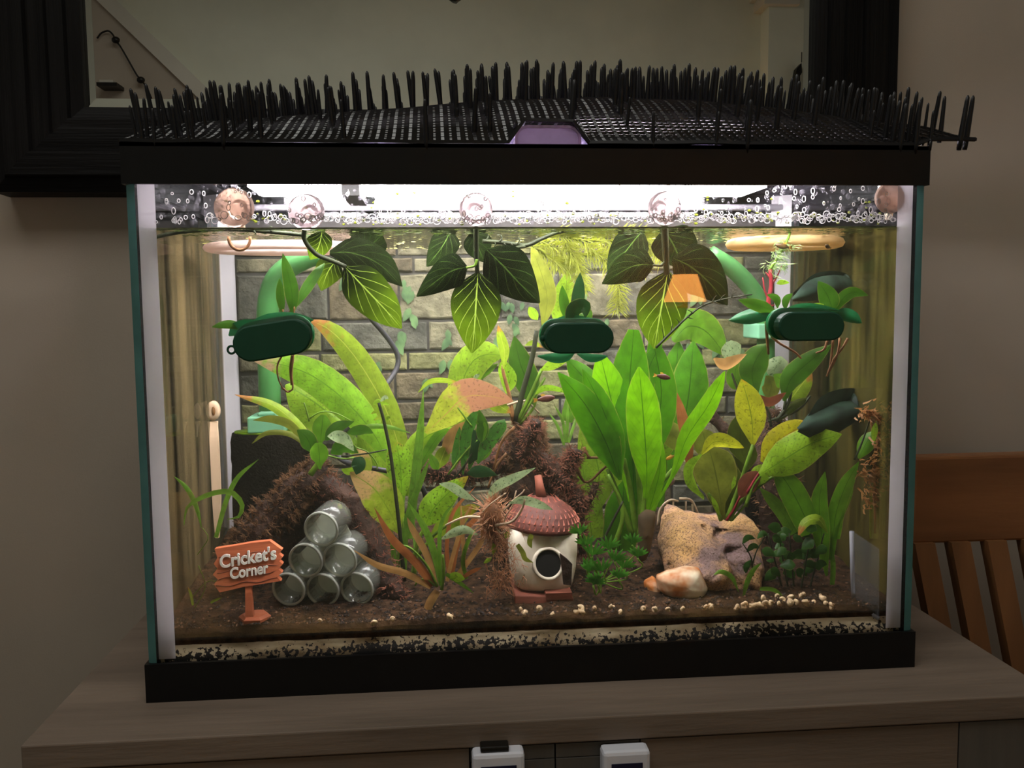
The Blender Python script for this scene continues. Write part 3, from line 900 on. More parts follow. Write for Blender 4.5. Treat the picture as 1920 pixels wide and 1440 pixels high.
rq = random.Random(77)
for nm, mm, n_, ya, yb, lab in (('floating_bits', pbr('dark_floating_algae', (62, 74, 30), .7, .3, 90, trans=.3), 420, .012, .07, 'dark green algae bits floating along the front of the water surface'), ('floating_bits', pbr('painted_sparkle_flecks', (206, 204, 120), .6, .2, 90, trans=.5), 260, .08, .25, 'pale yellow-green flecks painting sparkle on the water surface at the back')):
    mb = MB()  # the pale flecks imitate ripple sparkle in colour
    for _ in range(n_):
        x, y = rq.uniform(-.285, .285), rq.uniform(ya, yb); s = rq.uniform(.0012, .0042); a = rq.uniform(0, 6.3)
        vs = [Vector((x + s * math.cos(a + k * 1.2566) * rq.uniform(.6, 1.2), max(.0112, y + s * math.sin(a + k * 1.2566) * rq.uniform(.5, 1)), ZW - .0009 + rq.uniform(-.0004, .0003))) for k in range(5)]
        mb.add(vs, [(0, 1, 2, 3, 4)])
    o = obj(nm, mb, mm, None, smooth=False, fix=False); tag(o, lab, 'floating algae', kind='stuff')

# ------------------------------------------------------------------ substrate
def soil_z(x, y):
    return .0505 + .022 * (y / .26) + .0022 * noise.noise(Vector((x * 28, y * 28, 0))) + .0012 * noise.noise(Vector((x * 110, y * 110, 3))) - (.004 if x > .2 else 0) * min(1, (x - .2) / .06 if x > .2 else 0)
sandm, nt, out = newmat('sand_with_black_grains')
nz = noise_tex(nt, 34, 5, (.6, 1, 1.6)); nf = noise_tex(nt, 330, 2)
col = ramp(nt, nz, [(.32, s2l((120, 98, 66))), (.6, s2l((196, 178, 146)))]).outputs[0]
tc = N(nt, 'TexCoord'); sp = N(nt, 'SeparateXYZ'); L(nt, tc.outputs['Object'], sp.inputs[0])
nb = noise_tex(nt, 9, 3, (1, 1, .2))
lvl = math_(nt, 'ADD', math_(nt, 'MULTIPLY', smooth(nt, sp.outputs[2],   .043, .029), .17), math_(nt, 'MULTIPLY', nb, .34))
lvl = math_(nt, 'ADD', lvl, math_(nt, 'MULTIPLY', smooth(nt, sp.outputs[0], -.28, -.12), .06))
col = mix(nt, smooth(nt, math_(nt, 'ADD', lvl, math_(nt, 'MULTIPLY', nf, .5)), .60, .63), col, s2l((18, 16, 15)))
bs = N(nt, 'BsdfPrincipled'); bs.inputs['Roughness'].default_value = .9; L(nt, col, bs.inputs['Base Color']); L(nt, bs.outputs[0], out.inputs[0])
mb = MB(); nx = 120
def fy(x, k): return .0108 + .012 * k + .0012 * noise.noise(Vector((x * 60, k, 2))) * k
cols = []
for i in range(nx + 1):
    x = -GI + .001 + (2 * GI - .002) * i / nx
    cols.append([Vector((x, .0106, .013)), Vector((x, .0106, .029))] + [Vector((x, fy(x, k), .030 + .0155 * k ** .9 + .0006 * noise.noise(Vector((x * 90, k * 5, 0))))) for k in (.15, .35, .55, .75, 1)] + [Vector((x, .255, .0455)), Vector((x, .255, .013))])
m_ = len(cols[0]); mb.add([v for c in cols for v in c], [(i * m_ + j, (i + 1) * m_ + j, (i + 1) * m_ + j + 1, i * m_ + j + 1) for i in range(nx) for j in range(m_ - 1)])
o = obj('sand_bed', mb, sandm, None, fix=True)
tag(o, 'pale sand layer with black grains under the soil, against the front glass', 'sand', kind='stuff')
mb = MB(); nx, ny = 150, 64
vs = [Vector((-GI + .001 + (2 * GI - .002) * i / nx, .0165 + (.257 - .0165) * (j / ny), 0)) for j in range(ny + 1) for i in range(nx + 1)]
for v in vs:
    v.z = soil_z(v.x, v.y)
    if v.y < .026: v.z -= (.026 - v.y) * .55
mb.add(vs, [(j * (nx + 1) + i, j * (nx + 1) + i + 1, (j + 1) * (nx + 1) + i + 1, (j + 1) * (nx + 1) + i) for j in range(ny) for i in range(nx)])
base = len(mb.v)
mb.add([Vector((v.x, v.y, .0380)) for v in vs[:nx + 1]] + [v.copy() for v in vs[:nx + 1]], [(i, i + 1, nx + 2 + i, nx + 1 + i) for i in range(nx)])
o = obj('soil', mb, M['soil'], None, fix=False); tag(o, 'dark brown planting soil spread over the tank floor', 'soil', kind='stuff')
r2 = random.Random(5)
for nm, mm, cnt, lab in (('soil_grains', 'grain', 2600, 'black soil granules scattered over the tank floor'), ('soil_flakes', 'grain2', 800, 'pale brown crumbs and flakes lying on the soil')):
    mb = MB()
    for i in range(cnt):
        x = r2.uniform(-.29, .29); y = .0150 + .20 * r2.random() ** 2.2
        s = r2.uniform(.0007, .0017)
        z = soil_z(x, y) + s * .3
        vs = [Vector((x + s * a * r2.uniform(.7, 1.2), max(.0103, y + s * b), z + s * c * .8)) for a, b, c in ((1, 0, 0), (-1, 0, 0), (0, 1, 0), (0, -1, 0), (0, 0, 1), (0, 0, -1))]
        mb.add(vs, [(0, 2, 4), (2, 1, 4), (1, 3, 4), (3, 0, 4), (2, 0, 5), (1, 2, 5), (3, 1, 5), (0, 3, 5)])
    o = obj(nm, mb, M[mm], None, smooth=False, fix=False); tag(o, lab, 'gravel', kind='stuff')

# ------------------------------------------------------------------ light bar on the rim
t = thing('aquarium_light', 'white LED light bar lying across the tank rim under the spiked mat', 'aquarium light', (0, .17, ZH1))
x0, x1 = P(470, 345, .17).x, P(1420, 345, .17).x
mb = MB(); mb.box(x0, x1, .125, .225, ZH1 + .0105, ZH1 + .0145); obj('housing', mb, M['lampwhite'], t, smooth=False)
xm0, xm1 = P(648, 345, .17).x, P(682, 345, .17).x
for a, b in ((x0 + .004, xm0), (xm1, x1 - .004)):
    mb = MB(); mb.box(a, b, .135, .205, .4045, ZH1 + .0104); obj('diffuser', mb, M['led'], t, smooth=False)
mb = MB(); mb.box(x0 + .004, x1 - .004, .0125, .030, .3975, .4085); obj('diffuser', mb, M['ledfill'], t, smooth=False)  # added unseen bar behind the front rim, brightens sign and ornaments
mb = MB(); mb.box(x0, x1, .0112, .032, .4087, .4125); mb.box(x0, x1, .0108, .0122, .3965, .4125); obj('housing', mb, M['bulb'], t, smooth=False)  # housing of the added front bar
mb = MB(); mb.box(xm0 + .0005, xm1 - .0005, .127, .208, .396, ZH1 + .0104); obj('centre_block', mb, M['bulb'], t, smooth=False)
for a in (x0, x1 - .008):
    mb = MB(); mb.box(a, a + .008, .127, .277, ZH1 + .0001, ZH1 + .0104); obj('foot', mb, M['lampwhite'], t, smooth=False)
mb = MB(); mb.tube([Vector((x0 - .03, .2580, .4000)), Vector((x1 + .06, .2580, .4000))], .0035, 8); o = obj('support_bar', mb, M['lampwhite'], t)
mb = MB(); mb.box(x0, x1, .1245, .1249, ZH1 + .0105, ZH1 + .0142); mb.box(x0, x1, .13, .21, ZH1 + .0147, ZH1 + .0151); obj('added_glow_strip', mb, M['glintglow'], t, smooth=False)  # added emitters that light the sheet behind the mat's gaps

# purple container under the mat
t = thing('purple_tub', 'translucent lilac plastic tub under the front edge of the spiked mat', 'tub', tuple(P(1027, 262, .008)))
a, b, zt = P(968, 265, .008).x, P(1087, 265, .008).x, P(1027, 238, .008).z
TUB = (a, b, zt)
def arch(x0, x1, zb, zt, r, n=6):
    l = [(x0, zb)]
    l += [(x0 + r - r * math.cos(k / n * math.pi / 2), zt - r + r * math.sin(k / n * math.pi / 2)) for k in range(n + 1)]
    l += [(x1 - r + r * math.sin(k / n * math.pi / 2), zt - r + r * math.cos(k / n * math.pi / 2)) for k in range(n + 1)]
    return l + [(x1, zb)]
mb = MB(); mb.prism(arch(a, b, ZH1 + .0002, zt, .009), .0085, .055); obj('body', mb, M['purple'], t, smooth=False)
mb = MB(); q = arch(a - .001, b + .001, ZH1 + .0002, zt + .001, .010); q2 = arch(a + .001, b - .001, ZH1 + .0002, zt - .001, .008)
k = len(q); vs = [Vector((x, y, z)) for y in (.0065, .0084) for l in (q, q2) for x, z in l]
fs = []
for i in range(k - 1):
    fs += [(i, i + 1, k + i + 1, k + i), (2 * k + i, 3 * k + i, 3 * k + i + 1, 2 * k + i + 1), (i, 2 * k + i, 2 * k + i + 1, i + 1), (k + i, k + i + 1, 3 * k + i + 1, 3 * k + i)]
mb.add(vs, fs); obj('rim', mb, pbr('lilac_rim', (222, 196, 226), .35, .05, trans=.4), t, smooth=False)

# ------------------------------------------------------------------ spiked mat draped over the top
mat_t = thing('spiked_mat', 'black plastic anti-cat mat of upright spikes arched over the tank top', 'spiked mat', (0, .13, ZH1))
crest = [(205, 258), (330, 240), (430, 226), (640, 214), (800, 200), (940, 188), (1100, 185), (1300, 190), (1450, 205), (1560, 226), (1700, 240), (1830, 250)]
YC = .15
cxz = [tuple(P(x, y, YC)[i] for i in (0, 2)) for x, y in crest]
def crest_z(x):
    if x <= cxz[0][0]: return cxz[0][1]
    for (a, za), (b, zb) in zip(cxz, cxz[1:]):
        if x <= b: return za + (zb - za) * (x - a) / (b - a)
    return cxz[-1][1]
def mat_z(x, y):
    t = max(0, min(1, y / YC)) if y < YC else max(0, min(1, (.275 - y) / (.275 - YC)))
    s = math.sin(t * math.pi / 2) ** 1.25
    z0 = ZH1 + .0013 + (.004 if x > .3 else 0)
    zc = max(z0, crest_z(x) - .004)
    lift = max(0, min(1, 1 - max(TUB[0] - x, x - TUB[1], 0) / .004)) * max(0, min(1, 1 - (y - .058) / .03))
    s = max(s, min(1, (TUB[2] + .0035 - z0) / max(.001, zc - z0)) * lift)
    return z0 + (zc - z0) * s + .0012 * noise.noise(Vector((x * 20, y * 20, 7)))
def mat_n(x, y):
    e = .003
    return Vector((-(mat_z(x + e, y) - mat_z(x - e, y)) / (2 * e), -(mat_z(x, y + e) - mat_z(x, y - e)) / (2 * e), 1)).normalized()
mx0, mx1, my0, my1, st = -.305, .342, .0012, .268, .0122
nxs = int(round((mx1 - mx0) / st)); nys = int(round((my1 - my0) / st))
gx = [mx0 + (mx1 - mx0) * i / nxs for i in range(nxs + 1)]; gy = [my0 + (my1 - my0) * j / nys for j in range(nys + 1)]
mb = MB()
for j, y in enumerate(gy):
    mb.tube([Vector((x, y, mat_z(x, y))) for x in gx], .0017, 4)
for x in gx:
    mb.tube([Vector((x, y, mat_z(x, y))) for y in gy], .0017, 4)
for j in range(nys):
    y = (gy[j] + gy[j + 1]) / 2
    if True: mb.tube([Vector((x, y, mat_z(x, y))) for x in gx], .0014, 4)
for i in range(nxs):
    x = (gx[i] + gx[i + 1]) / 2
    mb.tube([Vector((x, y, mat_z(x, y))) for y in gy], .0012, 4)
obj('mesh_grid', mb, M['matplastic'], mat_t, smooth=False, fix=False)
# added lilac sheet under the mat, makes its gaps glint
mb = MB(); us_, vs_ = 40, 18
vs = [Vector((-.21 + .44 * i / us_, .062 + .195 * j / vs_, mat_z(-.21 + .44 * i / us_, .062 + .195 * j / vs_) - .0045)) for j in range(vs_ + 1) for i in range(us_ + 1)]
mb.add(vs, [(j * (us_ + 1) + i, j * (us_ + 1) + i + 1, (j + 1) * (us_ + 1) + i + 1, (j + 1) * (us_ + 1) + i) for j in range(vs_) for i in range(us_)])
obj('glint_sheet', mb, pbr('lilac_glint_sheet', (206, 190, 226), .4, .5, 70, trans=.85, rgb2=(240, 230, 250), lo=.45, hi=.6), t, fix=False)
sm = MB(); sm.tube([Vector((0, 0, -.007)), Vector((0, 0, 0)), Vector((0, 0, .027)), Vector((0, 0, .0305)), Vector((0, 0, .032))], [.0019, .0022, .0017, .0014, .0006], 6)
spike_me = sm.mesh('spike', M['matplastic'])
rest = MB(); cnt = 0; rq = random.Random(9)
for j, y in enumerate(gy):
    for i, x in enumerate(gx):
        if x < -.27 and rq.random() < .35 and j > 2: continue
        if y < .115 and x < .28 and rq.random() < (.45 if x < -.2 else .86): continue
        if (i + j) % 2 and y < .11 and rq.random() < .6: continue
        if x > .300 and rq.random() < .25: continue
        if x > .296 and j < 12:
            st2 = Vector((x, y, mat_z(x, y))); rest.tube([st2, st2 - Vector((.001, 0, .0085))], .0019, 5)
        n = (mat_n(x, y) * .6 + Vector((x * .35, 0, 1)).normalized() + Vector((rq.gauss(0, .05), rq.gauss(0, .05), 0))).normalized()
        q = Vector((0, 0, 1)).rotation_difference(n)
        sc = rq.uniform(.88, 1.08) * (1.0 if rq.random() > .25 else .72)
        Mx = Matrix.Translation(Vector((x, y, mat_z(x, y)))) @ q.to_matrix().to_4x4() @ Matrix.Scale(sc, 4)
        if cnt < 300 and (y < .12 or x > .27):
            o = bpy.data.objects.new('spike', spike_me); COL.objects.link(o); o.parent = mat_t
            o.matrix_parent_inverse = Matrix.Translation(-mat_t.location); o.matrix_basis = Mx; cnt += 1
        else:
            rest.add([Mx @ v for v in sm.v], sm.f)
o = obj('spike_field', rest, M['matplastic'], mat_t, fix=False); o['kind'] = 'stuff'

# ================================================================== equipment inside the tank
def circ(px, py, y, rpx, axis=None):
    return P(px, py, y), rpx * mpp(y)
YM = Matrix.Rotation(math.pi / 2, 4, 'X')           # lathe axis z -> -y

# suction cups with silk leaves --------------------------------------
def cup_part(parent, px, py, rpx, mat='cup', yc=.0125):
    c, r = circ(px, py, yc, rpx)
    T = Matrix.Translation(c) @ YM
    mb = MB(); mb.lathe([(r, .0018), (r * .97, .0005), (r * .7, -.002), (r * .42, -.004), (r * .36, -.009), (r * .25, -.0105)], 24, T)
    return obj('suction_cup', mb, M[mat], parent)

SILKG = 'silk leaf sprays hung by suction cups'
t = thing('silk_leaf_spray', 'silk leaf spray hung from the suction cup at the upper left', 'artificial plant', tuple(P(575, 398, .012)), SILKG)
cup_part(t, 575, 398, 33)
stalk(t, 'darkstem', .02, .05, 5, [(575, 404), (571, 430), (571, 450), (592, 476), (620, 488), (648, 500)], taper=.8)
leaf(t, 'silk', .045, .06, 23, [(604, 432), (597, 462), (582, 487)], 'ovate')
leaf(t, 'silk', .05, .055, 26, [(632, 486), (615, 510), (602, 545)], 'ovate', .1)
leaf(t, 'silkshade', .06, .10, 30, [(618, 474), (660, 474), (710, 494), (754, 537)], 'lance', .15)
leaf(t, 'silkshade', .10, .08, 30, [(655, 478), (690, 462), (716, 440)], 'round', .3)
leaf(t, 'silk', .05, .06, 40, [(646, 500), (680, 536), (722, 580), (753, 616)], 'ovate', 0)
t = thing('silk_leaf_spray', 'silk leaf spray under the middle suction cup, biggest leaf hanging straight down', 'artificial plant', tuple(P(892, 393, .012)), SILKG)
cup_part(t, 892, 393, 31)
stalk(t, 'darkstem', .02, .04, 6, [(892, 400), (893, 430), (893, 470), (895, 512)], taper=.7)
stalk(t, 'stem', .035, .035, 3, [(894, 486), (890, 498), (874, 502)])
leaf(t, 'silkshade', .08, .07, 27, [(846, 431), (830, 462), (800, 500)], 'ovate', .2)
leaf(t, 'silkshade', .06, .06, 27, [(888, 432), (897, 462), (908, 492)], 'ovate', .2)
leaf(t, 'silkshade', .035, .045, 32, [(876, 500), (840, 512), (781, 556)], 'ovate', .1)
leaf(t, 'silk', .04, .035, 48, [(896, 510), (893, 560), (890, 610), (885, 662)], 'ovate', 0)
leaf(t, 'silkshade', .042, .055, 46, [(912, 468), (945, 500), (975, 532), (1012, 568)], 'ovate', 0)
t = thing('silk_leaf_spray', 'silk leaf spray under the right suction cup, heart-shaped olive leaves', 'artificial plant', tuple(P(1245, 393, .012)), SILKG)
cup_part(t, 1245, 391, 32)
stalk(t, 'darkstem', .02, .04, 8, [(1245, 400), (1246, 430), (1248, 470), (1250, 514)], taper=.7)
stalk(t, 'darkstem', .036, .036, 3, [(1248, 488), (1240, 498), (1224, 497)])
leaf(t, 'silkshade', .036, .05, 32, [(1226, 496), (1185, 500), (1129, 532)], 'ovate', .1)
leaf(t, 'silkshade', .07, .06, 34, [(1205, 432), (1175, 470), (1140, 520)], 'ovate', .25)
leaf(t, 'silkshade', .06, .07, 42, [(1245, 430), (1265, 462), (1280, 500)], 'round', .2)
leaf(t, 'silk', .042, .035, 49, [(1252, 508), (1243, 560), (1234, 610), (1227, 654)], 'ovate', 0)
leaf(t, 'silkshade', .044, .05, 47, [(1262, 484), (1295, 500), (1330, 530), (1364, 572)], 'ovate', 0)

t = thing('suction_cup', 'brownish suction cup with dangling loop above the pink floating ring', 'suction cup', tuple(P(440, 390, .012)))
cup_part(t, 440, 390, 36, 'cupbrown')
mb = MB(); c, r = circ(449, 447, .03, 19)
mb.tube([c + Vector((r * math.cos(a), 0, r * 1.1 * math.sin(a))) for a in [math.pi * (.05 - 1.1 * k / 14) for k in range(15)]], .0013, 6); obj('loop', mb, M['root'], t)
mb = MB(); mb.tube([P(448, 405, .022), P(452, 428, .026)], [.004, .0035], 6); obj('clip', mb, M['paleroot'], t)
t = thing('suction_cup', 'cloudy suction cup by the right end, smeared and misted', 'suction cup', tuple(P(1666, 372, .012)))
cup_part(t, 1666, 372, 30, 'cupbrown')
mb = MB(); mb.tube([P(1668, 380, .022), P(1666, 412, .022)], [.004, .0028], 6); obj('clip', mb, M['paleroot'], t)

# floating rings ---------------------------------------------------------
def flat_ring(name, label, mat, cx, y, rx, ry, wd, th, drop=0):
    t = thing(name, label, 'feeding ring', (cx, y, ZW))
    mb = MB(); n = 48; loops = []
    for k in range(n):
        a = 2 * math.pi * k / n
        dx, dy = math.cos(a), math.sin(a)
        prof = []
        for q in range(8):
            b = 2 * math.pi * q / 8
            prof.append(Vector((cx + dx * (rx + wd * math.cos(b)), y + dy * (ry + wd * math.cos(b)), ZW - drop - th * .75 + th * math.sin(b))))
        loops.append(prof)
    vs = [v for l in loops for v in l]
    mb.add(vs, [(k * 8 + q, k * 8 + (q + 1) % 8, ((k + 1) % n) * 8 + (q + 1) % 8, ((k + 1) % n) * 8 + q) for k in range(n) for q in range(8)])
    obj('tube_ring', mb, M[mat], t)
    return t
c = P(525, 452, .12)
flat_ring('floating_ring', 'pale pink floating feeding ring at the surface, upper left', 'ring', c.x, .14, .064, .048, .0058, .0040, .0035)
xa, xb = P(1364, 455, .125).x, GI - .004
flat_ring('floating_ring', 'cream floating feeding ring at the surface near the right wall', 'ring2', (xa + xb) / 2, .125, (xb - xa) / 2 - .0062, .040, .0062, .0050, .0015)

# left filter: green U pipe, mint coupling, black sponge -------------------
t = thing('sponge_filter', 'black sponge filter with green pipe in the back left corner', 'filter', tuple(P(505, 1000, .2)))
def pipe_mb(pts, y0, y1, wpx, n=12, k=26):
    p3 = spline(P3(pts, y0, y1), k); mb = MB(); mb.tube(p3, [wpx * mpp(p.y) for p in p3], n); return mb
obj('pipe', pipe_mb([(507, 792), (505, 720), (503, 640), (503, 570), (520, 520), (560, 490), (600, 474)], .205, .215, 20), M['pipe'], t)
mb = MB(); p, q = P(471, 778, .2), P(541, 806, .2); mb.box(p.x, q.x, .18, .222, q.z, p.z); q = P(522, 770, .2); r = P(488, 770, .2)
mb.box(r.x, q.x, .185, .215, p.z, q.z); obj('coupling', mb, M['mint'], t, smooth=False, bevel=.0015)
p, q = P(432, 812, .2), P(582, 812, .2); zb = soil_z(p.x, .2) - .004
mb = MB(); n = 24; zs = [p.z - (p.z - zb) * k / 14 for k in range(15)]; cxs, rr = (p.x + q.x) / 2, (q.x - p.x) / 2
mb.lathe([(rr * .2, p.z)] + [(rr * (1 if k else .97), z) for k, z in enumerate(zs)], n, Matrix.Translation(Vector((cxs, .2, 0))) @ Matrix.Diagonal((1, .6, 1, 1)))
for i, v in enumerate(mb.v):
    mb.v[i] = v + (v - Vector((cxs, .2, v.z))) * .05 * noise.noise(v * 300)
obj('sponge', mb, M['sponge'], t)
mb = MB(); mb.lathe([(rr * .9, p.z + .0002), (rr * .9, p.z + .0018)], 24, Matrix.Translation(Vector((cxs, .2, 0))) @ Matrix.Diagonal((1, .6, 1, 1))); obj('rim_disc', mb, M['lime'], t)
# right filter pipe
t = thing('filter_pipe', 'green filter pipe with mint collar arching in the back right corner', 'filter', tuple(P(1438, 900, .22)))
obj('pipe', pipe_mb([(1436, 900), (1436, 760), (1436, 660), (1434, 600), (1415, 550), (1375, 505), (1330, 476)], .225, .215, 17), M['pipe'], t)
mb = MB(); p, q = P(1412, 607, .215), P(1458, 634, .215); mb.box(p.x, q.x, .20, .245, q.z, p.z); obj('collar', mb, M['mint'], t, smooth=False, bevel=.0015)
mb = MB(); p, q = P(1395, 850, .225), P(1490, 1005, .225); mb.blob(((p.x + q.x) / 2, .222, (p.z + q.z) / 2), ((q.x - p.x) * .5, .03, (p.z - q.z) * .55), n=16, k=10, amp=.15, fr=4); obj('sponge', mb, M['sponge'], t)

# airline cable
t = thing('cable', 'dark grey heater cable curling down past the stone backdrop', 'cable', tuple(P(745, 660, .2)))
mb = MB(); p3 = spline([P(640, 512, .15), P(660, 535, .16), P(690, 590, .18), P(722, 628, .2), P(744, 662, .21), P(744, 690, .21), P(722, 725, .2), P(690, 770, .19), P(655, 800, .185), P(630, 830, .18), P(640, 862, .17), P(690, 876, .14), P(740, 886, .13), P(770, 897, .125), P(792, 915, .125), P(800, 940, .13)], 60); mb.tube(p3, [4.8 * mpp(p.y) for p in p3], 8); obj('wire', mb, M['cable'], t)

# cream scraper stick by the left wall
t = thing('scraper_stick', 'cream wooden stick with rounded pierced head by the left wall', 'stick', tuple(P(408, 1005, .17)))
mb = MB()
p3 = P3([(408, 1008), (406, 920), (402, 830), (399, 790)], .175, .19)
sp = spline(p3, 12); vs = []; wpx = [3, 5, 6.5, 7.5, 8, 8, 8, 8, 8, 8, 8, 9]
for i, p in enumerate(sp):
    wv = wpx[i] * mpp(p.y)
    vs += [p + Vector((-wv, -.002, 0)), p + Vector((wv, -.002, 0)), p + Vector((wv, .002, 0)), p + Vector((-wv, .002, 0))]
mb.add(vs, [(i * 4 + j, i * 4 + (j + 1) % 4, i * 4 + 4 + (j + 1) % 4, i * 4 + 4 + j) for i in range(11) for j in range(4)] + [(3, 2, 1, 0), (44, 45, 46, 47)])
obj('shaft', mb, M['polewood'], t, smooth=False)
c, r = circ(400, 770, .19, 12); mb = MB(); mb.lathe([(r * .55, -.0035), (r, -.003), (r, .003), (r * .55, .0035)], 18, Matrix.Translation(c) @ YM @ Matrix.Diagonal((1, 1.5, 1, 1))); obj('head', mb, M['polewood'], t)
mb = MB(); mb.lathe([(r * .5, 0), (r * .45, .0006)], 14, Matrix.Translation(c + Vector((.0012, -.0042, 0))) @ YM @ Matrix.Diagonal((.6, 1.4, 1, 1))); obj('hole', mb, M['brownstem'], t)

# ------------------------------------------------------------------ green pods on the front glass
PODG = 'green plant pods on the front glass'
def pod(label, cx, cy, half, hh, ang, nub, tray):
    c = P(cx, cy, -.0055); s = mpp(-.0055)
    t = thing('plant_pod', label, 'plant pod', tuple(c), PODG)
    ca, sa = math.cos(ang), math.sin(ang)
    def W(x, z, y): return Vector((c.x + (x * ca - z * sa) * s, y, c.z + (x * sa + z * ca) * s))
    def cap(h, r, n=10):
        l = []
        for k in range(n + 1):
            a = -math.pi / 2 + math.pi * k / n; l.append((h - r + r * math.cos(a), r * math.sin(a)))
        for k in range(n + 1):
            a = math.pi / 2 + math.pi * k / n; l.append((-(h - r) + r * math.cos(a), r * math.sin(a)))
        return l
    mb = MB(); ls = [(cap(half - 3, hh - 3), -.0072), (cap(half - 2, hh - 2), -.0070), (cap(half, hh), -.0062), (cap(half, hh), .0041)]
    k = len(ls[0][0]); vs = [W(x, z, y) for l, y in ls for x, z in l]
    mb.add(vs, [tuple(range(k)), tuple(range(4 * k - 1, 3 * k - 1, -1))] + [(q * k + i, q * k + (i + 1) % k, (q + 1) * k + (i + 1) % k, (q + 1) * k + i) for q in range(3) for i in range(k)])
    obj('outer_magnet', mb, M['pod'], t, smooth=False)
    mb = MB(); ls = [(cap(half + 3, hh + 4), .0103), (cap(half + 3, hh + 4), .016), (cap(half - 6, hh - 5), .018)]
    vs = [W(x - 2, z + 4, y) for l, y in ls for x, z in l]
    mb.add(vs, [tuple(range(k)), tuple(range(3 * k - 1, 2 * k - 1, -1))] + [(q * k + i, q * k + (i + 1) % k, (q + 1) * k + (i + 1) % k, (q + 1) * k + i) for q in range(2) for i in range(k)])
    obj('inner_magnet', mb, M['podrim'], t)
    if nub:
        mb = MB(); o = W(*nub[:2], -.002); n = 14; rr = nub[2] * s
        if nub[3]:
            mb.tube([o + Vector((rr * math.cos(2 * math.pi * q / n), 0, rr * math.sin(2 * math.pi * q / n))) for q in range(n + 1)], rr * .32, 6)
        else: mb.blob(o, (rr, rr * .6, rr), n=10, k=6)
        obj('pull_tab', mb, M['pod'], t)
    for tr in tray:
        obj('tray_leaf', leaf_mb(P3(tr[0], .03, .02), tr[1], 'lance', 1.0 if len(tr) < 3 else tr[2], .5, 12), M['podrim'], t, fix=False)
    return t
pd = pod('dark green pod tilted to the left, on the front glass at left', 510, 638, 71, 33, .155, (-77, -5, 7, True), [([(440, 624), (500, 606), (550, 602), (588, 600)], 16, .3), ([(430, 630), (460, 618), (500, 606)], 14, .9)])
pl = thing('potted_sprig', 'slim green sprig with reddish roots growing from the left pod', 'plant', tuple(P(545, 600, .03)))
leaf(pl, 'deep', .025, .03, 13, [(549, 592), (546, 540), (530, 475)], 'lance', 0)
leaf(pl, 'deep', .03, .03, 8, [(530, 592), (526, 555), (524, 522)], 'lance')
leaf(pl, 'deep', .03, .05, 10, [(553, 578), (572, 545), (592, 515), (609, 493)], 'lance', 0)
leaf(pl, 'deep', .025, .015, 8, [(462, 616), (430, 608), (397, 613)], 'lance', .2)
for q in ([(540, 600), (545, 580)], [(550, 600), (552, 575)], [(534, 600), (530, 580)]): stalk(pl, 'brownstem', .026, .026, 2.2, q)
for q in ([(533, 660), (520, 685), (522, 710), (531, 730)], [(551, 660), (547, 700), (549, 728), (540, 734)], [(548, 662), (544, 690), (546, 722)], [(531, 728), (540, 735), (549, 730)]): stalk(pl, 'root', .024, .026, 2, q, 'root')
pod('level dark green pod in the middle of the front glass', 1086, 634, 66, 29, 0.0, (-68, 0, 6, False), [([(1008, 668), (1050, 672), (1078, 662)], 10, .2), ([(1082, 664), (1110, 672), (1140, 668)], 8, .2), ([(1025, 612), (1070, 602), (1132, 606)], 10, .5)])
pl = thing('potted_sprig', 'dark pointed leaf sprig standing in the middle pod', 'plant', tuple(P(1075, 604, .03)))
leaf(pl, 'darkleaf', .026, .03, 13, [(1076, 605), (1084, 560), (1088, 511)], 'lance', .1)
leaf(pl, 'deep', .03, .03, 10, [(1066, 606), (1058, 570), (1054, 535)], 'lance')
leaf(pl, 'darkleaf', .024, .02, 14, [(1072, 606), (1076, 580), (1096, 574), (1098, 596)], 'strap', .2)
leaf(pl, 'deep', .03, .035, 12, [(1085, 604), (1100, 590), (1096, 572)], 'ovate')
pod('dark green pod with long leaf-shaped tray at the right', 1521, 612, 66, 28, -.0, None, [([(1472, 590), (1430, 588), (1400, 594), (1366, 601)], 15, .35), ([(1560, 588), (1590, 592), (1616, 606)], 13, .3), ([(1455, 590), (1510, 578), (1580, 584)], 9, .4)])
pl = thing('potted_sprig', 'bright green bushy sprig with tan roots in the right pod', 'plant', tuple(P(1560, 580, .03)))
leaf(pl, 'deep', .025, .03, 19, [(1562, 584), (1552, 555), (1534, 527)], 'ovate', 0)
leaf(pl, 'deep', .026, .03, 12, [(1568, 584), (1580, 560), (1600, 548), (1628, 554)], 'lance', .1)
leaf(pl, 'deep', .028, .02, 12, [(1455, 584), (1425, 574), (1384, 562)], 'lance', .1)
leaf(pl, 'lime', .028, .03, 6, [(1510, 578), (1535, 574), (1560, 582)], 'lance')
leaf(pl, 'deep', .03, .03, 7, [(1458, 578), (1456, 560), (1438, 552)], 'lance')
leaf(pl, 'deep', .03, .03, 7, [(1472, 582), (1474, 562), (1486, 550)], 'lance')
for q in ([(1552, 636), (1545, 655), (1530, 662)], [(1562, 636), (1560, 660), (1556, 690)], [(1575, 634), (1570, 665), (1553, 700)], [(1590, 634), (1580, 652), (1562, 676), (1550, 706)], [(1446, 630), (1462, 644), (1490, 660), (1502, 672)]): stalk(pl, 'root', .024, .028, 2.6, q, 'root')
stalk(pl, 'brownstem', .022, .03, 3.4, [(1437, 604), (1438, 630), (1441, 664)], 'root')

